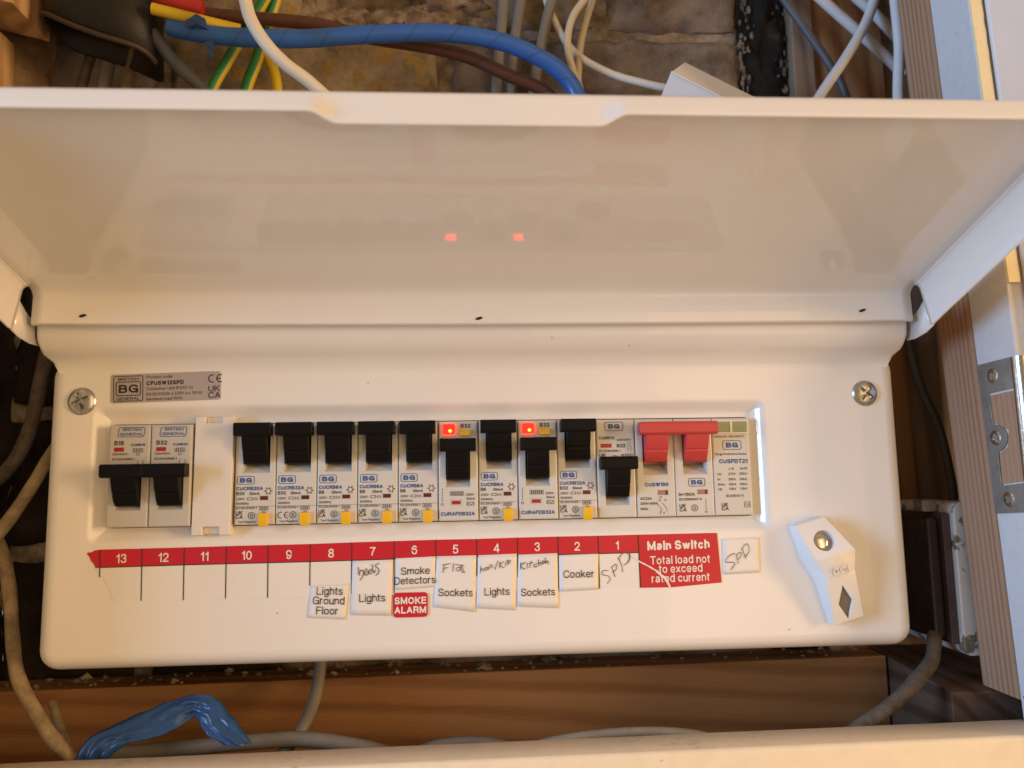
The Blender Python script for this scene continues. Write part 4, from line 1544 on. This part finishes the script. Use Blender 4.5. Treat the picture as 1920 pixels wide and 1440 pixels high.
# blanking plate
t = empty('blanking_plate', (ux(2) + 9, 21, -25), 'cream plastic blanking plate filling the empty way between breakers', 'blanking plate')
x = ux(2) + .6
m = MB()
m.prism([(x + a, -1.6, z) for a, z in ((.2, 25.6), (4.4, 25.6), (4.4, 22.8), (11.8, 22.8), (11.8, 25.6), (17.0, 25.6), (17.0, 22.0), (16.4, -22.6), (16.4, -26.4), (11.6, -26.4), (11.6, -22.8), (4.4, -22.8), (4.4, -26.4), (-.2, -26.4), (-.2, -23))], (0, 5.6, 0))
m.build('plate', M_CREAM, t, bevel=.45, seg=2)
m = MB()
m.box(x + 4.6, x + 11.6, .6, 4.1, 22.9, 25.2)
m.build('clip', M_CREAM, t, bevel=.2)
m = MB()
m.box(x + 4.6, x + 11.4, .6, 4.1, -26.0, -22.9)
m.build('clip', M_CREAM, t, bevel=.2)

rcbo(3, 'CUCRB20A', 'B20', 'breaker marked CUCRB20A right beside the cream blanking plate')
rcbo(4, 'CUCRB32A', 'B32', 'breaker marked CUCRB32A with a CE mark, second from the blanking plate', True)
rcbo(5, 'CUCRB6A', 'B6', 'third black toggle breaker from the blanking plate, marked CUCRB6A, above number 9')
rcbo(6, 'CUCRB6A', 'B6', 'breaker marked CUCRB6A, fourth from the blanking plate')
rcbo(7, 'CUCRB6A', 'B6', 'breaker marked CUCRB6A directly left of the first red lamp')
afdd(8, 'lit red lamp breaker marked CURAFDB32A, left one of two')
rcbo(9, 'CUCRB6A', 'B6', 'breaker marked CUCRB6A between the two breakers with red lamps')
afdd(10, 'lit red lamp breaker marked CURAFDB32A, right one of two')
rcbo(11, 'CUCRB32A', 'B32', 'breaker marked CUCRB32A directly right of the second red lamp')
mcb(12, 'CUMB32', 'B32', 'breaker with lowered black toggle directly left of the red main switch', 'new')
# main switch
x = ux(13) + .15
t = empty('main_switch', (x + 18, 21, -22.3), 'main switch with wide red handle, marked CUSW100', 'switch')
for k_, xx in enumerate((x, x + 18)):
    m = MB()
    body(m, xx, xx + 17.85, (xx + 3.2 + k_ * .6, xx + 14.6 + k_ * .6, -3.4, 18.6), 0)
    m.build('body', M_BODY, t)
toggle(t, 'handle', M_RED, [(x + .8, x + 36.6)], [(x + 3.8, x + 14.2), (x + 22.2, x + 32.8)], 20.6, True)
b = MB()
b.text('CUSW100', x + 3.8, -8.6, 2.5, -.1, .02)
logo(b, x + 24.0, -8.9, 7.8, -.1, 3.0)
b.build('brand_print', M_PBLUE, t)
g = MB()
for s, a, z, sz in (('AC22A', 1.4, -14.6, 1.75), ('230V/400V', 1.4, -16.8, 1.6), ('50Hz', 1.4, -19.2, 1.6), ('In=100A', 19.4, -13.2, 2.2), ('IEC/EN60947-3', 19.4, -15.2, 1.55)):
    g.text(s, x + a, z, sz, -.1, .008)
ukca(g, x + 19.4, -20.2, -.1)
mark_s(g, x + 26.4, -18.6, -.1)
for q in (10.4, 13.0):
    g.circle(x + q, -14.8, .5, .18, -.1, 8)
    g.stroke([(x + q - 1.6, -16.0), (x + q + .4, -18.6), (x + q + .4, -20.2)], .22, -.1)
g.text('1 3', x + 10.0, -13.9, 1.3, -.1)
g.text('2   4', x + 10.2, -21.0, 1.3, -.1)
for q in range(4):
    g.box(x + 31.6, x + 31.85, -.11, -.1, -19.4 + q * 1.3, -18.5 + q * 1.3)
g.circle(x + 31.7, -20.4, .55, .2, -.1, 8)
g.build('rating_print', M_PGREY, t)
for xx, mt in ((x + 9.6, M_WIN3), (x + 28.0, M_WIN3)):
    w_ = MB()
    w_.box(xx, xx + 4.8, -.08, .3, -12.5, -10.3)
    wd = w_.build('indicator_window', mt, t)
    w_ = MB()
    w_.box(xx + 3.5, xx + 4.7, -.13, .2, -12.4, -10.4)
    w_.build('flag', M_WIN, wd)
# surge device
x = ux(15) + .15
t = empty('surge_protector', (x + 9, 21, -22.3), 'surge protective device with two pale green windows at the right end', 'surge protector')
m = MB()


def rr_(d, y):
    return [(x + d, y, -22.3 + d), (x + 17.7 - d, y, -22.3 + d), (x + 17.7 - d, y, 22.3 - d), (x + d, y, 22.3 - d)]


m.rings([rr_(0, 21), rr_(0, .7), rr_(.25, .2), rr_(.7, 0)], cap1=True)
m.build('body', M_BODY, t)
m = MB()
m.frame(x + 1.4, x + 17.2, 15.2, 21.2, .5, .3, -.5)
m.box(x + 8.6, x + 9.6, -.5, -.05, 15.6, 20.8)
m.build('window_frame', M_WPLAST, t)
for a in (1.9, 9.6):
    m = MB()
    m.box(x + a, x + a + 6.7, -.3, .2, 15.8, 20.7)
    m.build('status_window', M_GREEN, t)
b = MB()
logo(b, x + 4.8, 7.6, 8.8, -.1, 3.2)
b.text('CUSPDT21', x + 2.8, 1.4, 2.75, -.1, .02)
b.build('brand_print', M_PBLUE, t)
g = MB()
g.text('GREEN OK - RED DEFECT', x + .9, 13.3, 1.3, -.1)
g.text('Surge Protective Device', x + 1.2, 5.2, 1.42, -.1)
for a, z, s in ((8.0, -1.6, 'L-N'), (13.4, -1.6, 'N-PE'), (2.6, -4.0, 'Uc:'), (7.6, -4.0, '275V~'), (12.8, -4.0, '255V~'), (2.6, -6.4, 'In:'), (7.6, -6.4, '20kA'), (12.8, -6.4, '20kA'), (2.6, -8.7, 'Imax:'), (7.6, -8.7, '40kA'), (12.8, -8.7, '40kA'), (2.6, -10.8, 'Up:'), (7.6, -10.8, '1.5kV'), (12.8, -10.8, '1.5kV')):
    g.text(s, x + a - .8, z, 1.55, -.1)
g.text('IEC61643-11', x + 5.4, -14.0, 1.6, -.1)
ukca(g, x + 3.0, -20.0, -.1)
g.frame(x + 13.6, x + 16.4, -18.8, -16.2, .25, .2, -.1)
g.text('T2', x + 15.0, -18.1, 1.5, -.1, 0, 1, 'C')
g.build('rating_print', M_PGREY, t)

# ------------------------------------------------------------------ cables above and around


def cable(name, pts, r, mat, label, cat='cable', group=None, n=12, wob=.0, flat=1.0, stripe=None):
    P = [at(*q) for q in pts]
    if P[0].z > 230 and pts[0][1] <= -50:      # comes down from above
        d = P[0] - P[1]
        P.insert(0, P[0] + Vector((d.x * .6, 0, 60)))
        P.insert(0, P[0] + Vector((d.x * .2, 0, 110)))
    if 110 < P[-1].z < 235 and pts[-1][1] >= 180 and pts[-1][0] < 1420:   # goes down into the unit
        e = P[-1]
        P.append(Vector((e.x, 44, 120)))
        P.append(Vector((e.x, 44, 82)))
    m = MB()
    m.tube(P, r, n, 8, flat, stripe, wob)
    o = m.build(name, mat, smooth=True, angle=60, origin=tuple(P[-1]))
    return tag(o, label, cat, group)


blue = cable('blue_cable', [(318, 50, 28), (350, 58, 28), (430, 69, 28), (560, 73, 30), (700, 64, 32), (830, 62, 34), (930, 76, 36), (1000, 102, 38), (1050, 134, 40), (1082, 178, 42), (1092, 240, 42), (1090, 320, 42)], 4.6, M_BLUE,
             'thick blue taped cable arching across the top', n=18, wob=.04)
m = MB()
c = at(366, 42, 22)
m.add([c + Vector(v) for v in ((-5, 0, 1), (1, -2, 3.5), (5, 0, 2), (6, 1, -3), (2, -2.4, -2), (-4, 0, -3), (0, -3.5, .5))], [(0, 1, 6), (1, 2, 6), (2, 3, 6), (3, 4, 6), (4, 5, 6), (5, 0, 6)])
c = at(394, 92, 24)
m.add([c + Vector(v) for v in ((-3, 0, 4), (2, -1, 4), (1.4, 0, -2), (.6, -1, -6), (-.6, 0, -5.5), (-.5, -1, -1))], [(0, 1, 2, 5), (5, 2, 3, 4)])
m.build('tape_end', M_TAPE, blue, solid=.4)
cable('brown_cable', [(300, 12, 40), (400, 28, 42), (500, 36, 44), (600, 47, 46), (690, 70, 48), (800, 88, 48), (880, 108, 50), (950, 140, 50), (1030, 178, 50), (1060, 250, 50), (1060, 320, 50)], 3.5, M_BROWN,
      'dark brown taped cable passing behind the blue one', n=16, wob=.05)
cable('red_sleeve', [(285, -6, 34), (320, 4, 34), (355, 12, 35), (381, 20, 36)], 4.6, M_RTAPE, 'short red sleeve at the top next to the brown cable', 'sleeve')
cable('yellow_core', [(285, 16, 22), (330, 27, 24), (390, 42, 28), (450, 56, 34)], 3.0, M_EY, 'yellow core between red sleeve and blue cable', 'cable')
cable('white_cable', [(440, -60, 6), (457, -10, 8), (470, 36, 8), (497, 80, 8), (535, 120, 10), (585, 158, 14), (640, 215, 20), (680, 300, 26)], 3.2, M_CWHITE, 'white cable crossing in front of the blue cable', n=14)
cable('earth_cable', [(520, -60, 44), (498, -5, 48), (466, 48, 50), (428, 112, 50), (392, 178, 50), (350, 300, 50)], 3.0, [M_EG, M_EY], 'green and yellow earth cable, left one of the pair', group='earth cables', stripe=((0, 1, 2, 7, 8), 0))
cable('earth_cable', [(530, -60, 52), (518, -5, 54), (502, 45, 56), (482, 112, 56), (458, 178, 56), (430, 300, 56)], 3.1, [M_EG, M_EY], 'green and yellow earth cable, right one of the pair', group='earth cables', stripe=((1, 2, 6, 7, 8), 0))
cable('yellow_cable', [(492, 90, 60), (512, 128, 60), (520, 180, 60), (520, 300, 60)], 2.9, M_EY, 'short dull yellow cable beside the earth cables')
cable('slate_cable', [(285, 62, 34), (312, 98, 34), (345, 135, 36), (390, 180, 40), (440, 280, 44)], 3.4, M_CDARK, 'slate blue cable leaving the dark casing')
for pts, lab_ in (([(952, -60, 66), (945, -5, 66), (938, 80, 66), (930, 180, 66), (930, 330, 60)], 'left of three grey cables hanging down behind the blue cable'),
                  ([(985, -60, 66), (978, -5, 66), (966, 75, 66), (960, 180, 66), (960, 330, 60)], 'middle of three grey cables hanging down behind the blue cable'),
                  ([(1052, -60, 60), (1036, -5, 60), (1016, 80, 60), (1000, 180, 60), (995, 330, 60)], 'right of three grey cables hanging down behind the blue cable')):
    cable('grey_cable', pts, 3.1, M_CGREY, lab_, group='grey cables behind the blue cable')
cable('cream_cable', [(1140, -60, 52), (1100, -6, 52), (1073, 34, 52), (1064, 82, 52), (1074, 132, 52), (1090, 180, 50), (1100, 300, 48)], 2.1, M_CCREAM, 'thin cream cable in a loop, left of the pair', group='thin cream cables')
cable('cream_cable', [(1128, -60, 58), (1113, -6, 58), (1098, 44, 58), (1088, 92, 58), (1084, 150, 56), (1082, 200, 52), (1080, 300, 50)], 2.0, M_CCREAM, 'thin cream cable, straighter one right of the loop', group='thin cream cables')
cable('white_cable', [(1010, -60, 64), (1022, -8, 64), (1038, 36, 64), (1062, 80, 62), (1095, 112, 56), (1150, 140, 50), (1215, 158, 46), (1290, 178, 44), (1380, 240, 42)], 2.1, M_CWHITE, 'thin white cable sloping down to the white junction box')
# cables in front of the boards
cable('slate_cable', [(1440, -60, 62), (1468, -4, 62), (1512, 58, 62), (1556, 122, 62), (1590, 190, 62), (1660, 420, 62), (1716, 690, 60), (1760, 800, 58), (1784, 900, 56), (1790, 960, 56)], 2.3, M_CDARK, 'slate cable running down beside the right end of the unit')
cable('pale_grey_cable', [(1480, -60, 58), (1535, -6, 58), (1600, 52, 58), (1650, 96, 60), (1694, 140, 62)], 3.0, M_CLGREY, 'pale grey cable, lower of the two sloping to the post', group='pale grey cables by the post')
cable('pale_grey_cable', [(1550, -60, 60), (1602, -8, 60), (1640, 26, 60), (1692, 82, 60)], 3.0, M_CLGREY, 'pale grey cable, upper of the two sloping to the post', group='pale grey cables by the post')
cable('pale_grey_cable', [(1655, -60, 50), (1640, -4, 50), (1622, 46, 50), (1586, 108, 50), (1536, 182, 50), (1480, 280, 50)], 2.9, M_CLGREY, 'pale grey cable slanting the other way over the boards', group='pale grey cables by the post')
cable('pale_grey_cable', [(1672, -60, 40), (1679, 10, 40), (1686, 90, 40), (1684, 180, 40), (1690, 320, 40)], 2.9, M_CLGREY, 'pale grey cable hanging upright against the post', group='pale grey cables by the post')
# white junction box
c = at(1330, 160, 40)
box = empty('junction_box', c, 'white plastic junction box poking up behind the lid', 'junction box')
r0, r1 = at(1258, 135, 18), at(1392, 202, 18)
u0, u1 = at(1284, 116, 30), at(1420, 184, 30)
d0, d1 = at(1222, 222, 36), at(1352, 280, 36)
bk = Vector((4, 16, -14))
m = MB()
m.add([r0, r1, u1, u0, d0, d1, u0 + bk, u1 + bk], [(0, 1, 2, 3), (0, 4, 5, 1), (3, 2, 7, 6), (4, 6, 7, 5), (0, 3, 6, 4), (1, 5, 7, 2)])
m.build('body', M_WPLAST, box, bevel=.5)
m = MB()
m.tube([r0 + Vector((0, -.2, 0)), (r0 + r1) / 2 + Vector((0, -.2, 0)), r1 + Vector((0, -.2, 0))], .45, 6, 2)
m.build('cover_edge', M_WPLAST, box)

# dark casing of the incoming supply
casing = empty('supply_casing', at(230, 0, 40), 'brown black casing of the incoming supply in the upper left corner', 'casing')
m = MB()
rows = []
for k_ in range(9):
    t_ = k_ / 8
    r_ = []
    for j in range(40):
        a = 2 * math.pi * j / 40
        ca, sa = math.cos(a), math.sin(a)
        cx_ = abs(ca) ** .75 * (1 if ca > 0 else -1)
        sx_ = abs(sa) ** .75 * (1 if sa > 0 else -1)
        pxl = 196 + cx_ * (98 + 6 * (1 - t_))
        pyb = 92 + 38 * cx_ + 6 * math.sin(a * 3)
        top_ = -420
        q = at(pxl, pyb + (top_ - pyb) * t_, 38)
        r_.append(Vector((q.x, 38 + sx_ * 20, q.z)))
    rows.append(r_)
m.rings(rows, cap0=False, cap1=True)
m.build('shell', M_HEAD, casing, smooth=True, angle=60, solid=2.0, fix=True)
m = MB()
m.tube([p + Vector((0, 0, -.3)) for p in rows[0][20:41]] if False else [rows[0][j] for j in range(20, 40)], 1.3, 8, 2)
m.build('rim', M_HEADRIM, casing, smooth=True)
for pts, mt, r_, lab_ in (([(185, 60, 62), (165, 120, 64), (150, 180, 66), (130, 300, 66)], M_CDIRT2, 2.8, 'dusty cable under the dark casing, leftmost of three'),
                          ([(215, 60, 60), (203, 120, 62), (192, 180, 64), (180, 300, 64)], M_CGREY, 3.6, 'grey cable under the dark casing, middle of three'),
                          ([(262, 60, 58), (246, 115, 58), (232, 180, 60), (215, 300, 62)], M_CDIRT, 2.8, 'beige cable under the dark casing, rightmost of three')):
    cable('old_cable', pts, r_, mt, lab_, group='old cables under the casing', wob=.1)
m = MB()
q0 = at(0, 0, -10)
m.prism([at(-90, -420, 12), at(30, -420, 12), at(24, 6, 12), at(-90, -22, 12)], (0, 34, 0))
tag(m.build('timber_batten', M_OAK, bevel=.8, origin=tuple(at(30, 0, 12))), 'pale timber batten end in the top left corner', 'timber')
m = MB()
m.prism([at(-90, 30, 34), at(2, 60, 34), at(-2, 330, 34), at(-90, 330, 34)], (0, 12, 0))
tag(m.build('timber_lath', M_OAK, bevel=.6, origin=tuple(at(0, 200, 30))), 'light timber strip at the left edge under the batten', 'timber')

# left side cables
cable('dirty_cable', [(140, 790, 30), (96, 852, 26), (62, 908, 22), (22, 968, 18), (-30, 1030, 16), (-90, 1075, 24), (-190, 1110, 44)], 2.9, M_CDIRT, 'dirty beige cable leaving the left side of the unit', wob=.1)
cable('dirty_cable', [(-210, 850, 50), (-110, 890, 34), (-40, 960, 24), (2, 1030, 22), (18, 1110, 20), (24, 1200, 16), (34, 1270, 10), (66, 1335, 4), (100, 1385, 0), (150, 1436, -3), (200, 1490, -4)], 2.9, M_CDIRT, 'dirty beige cable curving down to the ledge at lower left', wob=.1)
cable('dusty_cable', [(110, 600, 58), (84, 680, 58), (60, 790, 56), (30, 860, 54), (-20, 910, 52), (-80, 940, 50), (-200, 970, 56)], 3.6, M_CDIRT2, 'dark dusty cable in the gap left of the unit', wob=.1)
cable('thin_cable', [(98, 1318, 30), (108, 1350, 24), (124, 1396, 14), (140, 1450, 6)], 1.9, M_CDIRT, 'thin yellowish wire behind the curving dirty cable', wob=.1)
# bottom cables
cable('grey_cable', [(120, 1436, 6), (200, 1418, 8), (340, 1403, 8), (470, 1391, 8), (560, 1386, 8), (640, 1394, 8), (720, 1412, 8), (800, 1450, 8)], 3.3, M_CGREY, 'grey cable lying along the ledge under the unit')
cable('grey_cable', [(604, 1200, 44), (600, 1255, 42), (590, 1310, 34), (568, 1362, 20), (540, 1400, 14), (500, 1450, 12)], 2.9, M_CGREY, 'grey cable dropping from under the unit to the ledge')
cable('white_cable', [(900, 1460, 14), (1000, 1402, 14), (1080, 1383, 14), (1180, 1373, 14), (1270, 1374, 14), (1340, 1388, 14), (1440, 1440, 14)], 2.2, M_CGREY2, 'pale cable humping up behind the ledge near the middle')
cable('grey_cable', [(740, 1430, 20), (810, 1400, 20), (880, 1391, 20), (940, 1397, 20), (1000, 1426, 20)], 2.4, M_CGREY, 'short grey cable hump just behind the ledge')
# blue plastic strip, a folded sheet between two ragged edges
m = MB()
EA = catmull([at(*q) for q in ((136, 1432, -4), (166, 1385, -3), (205, 1363, 0), (260, 1337, 4), (310, 1317, 6), (355, 1303, 6), (396, 1302, 4), (428, 1331, 1), (452, 1360, -2), (474, 1389, -4))], 7)
EB = catmull([at(*q) for q in ((190, 1432, -6), (232, 1399, -6), (272, 1387, -4), (318, 1371, -2), (348, 1354, 0), (364, 1345, 2), (372, 1348, 0), (380, 1364, -4), (396, 1383, -7), (430, 1397, -7))], 7)
NW = 14
rows = []
for i, (a_, b_) in enumerate(zip(EA, EB)):
    s_ = i / (len(EA) - 1)
    r_ = []
    for j in range(NW + 1):
        v = j / NW
        p = a_ * (1 - v) + b_ * v
        ridge = abs(((v * 2.6 + .5 * noise.noise((s_ * 5, 1, 0)) + s_ * 1.3) % 1) - .5) * 3.6
        cre = abs(noise.noise((s_ * 13 + v * 3, v * 3, 5))) * 2.2
        edge = noise.noise((s_ * 17, j * .05, 8)) * .9
        env_ = math.sin(math.pi * min(1, .15 + v * .85)) * .8 + .2
        r_.append(p + Vector((0, (ridge + cre - 4) * env_, edge)))
    rows.append(r_)
m.rings(rows, closed=False)
tag(m.build('blue_plastic_strip', M_BAG, smooth=True, angle=180, solid=.3, origin=tuple(EA[0]), fix=False), 'crumpled strip of blue plastic at lower left behind the ledge', 'plastic strip')

# old accessory on the post
acc = empty('old_socket_box', (245, 20, -88), 'old brown box on a flaking white back plate beside the unit', 'socket box')
m = MB()
m.prism([(x_, 13, z_) for x_, z_ in rrect(247.2, 268, -91, -19, 4, 4)], (0, 50, 0))
m.build('back_plate', M_PATT, acc, bevel=.8)
m = MB()
m.prism([(x_, 16, z_) for x_, z_ in rrect(243.2, 247, -86, -24, 1.2, 3)], (0, 44, 0))
m.build('rim', M_BAKE2, acc, bevel=.5)
m = MB()
m.prism([(x_, 19, z_) for x_, z_ in rrect(237, 243.1, -84, -26, 2.5, 4)], (0, 38, 0))
m.build('cover', M_BAKE, acc, bevel=1.2)
m = MB()
m.prism([(x_, 24, z_) for x_, z_ in rrect(238.6, 246, -23.8, -18, 1, 2)], (0, 8, 0))
m.build('bracket', M_HINGE, acc, bevel=.3)
cable('dirty_cable', [(1752, 1190, 22), (1748, 1236, 14), (1722, 1272, 4), (1690, 1306, -1), (1650, 1338, -4), (1600, 1372, -4), (1540, 1430, -4)], 3.4, M_CDIRT2, 'dirty sheathed cable coming out under the old brown box', wob=.12)
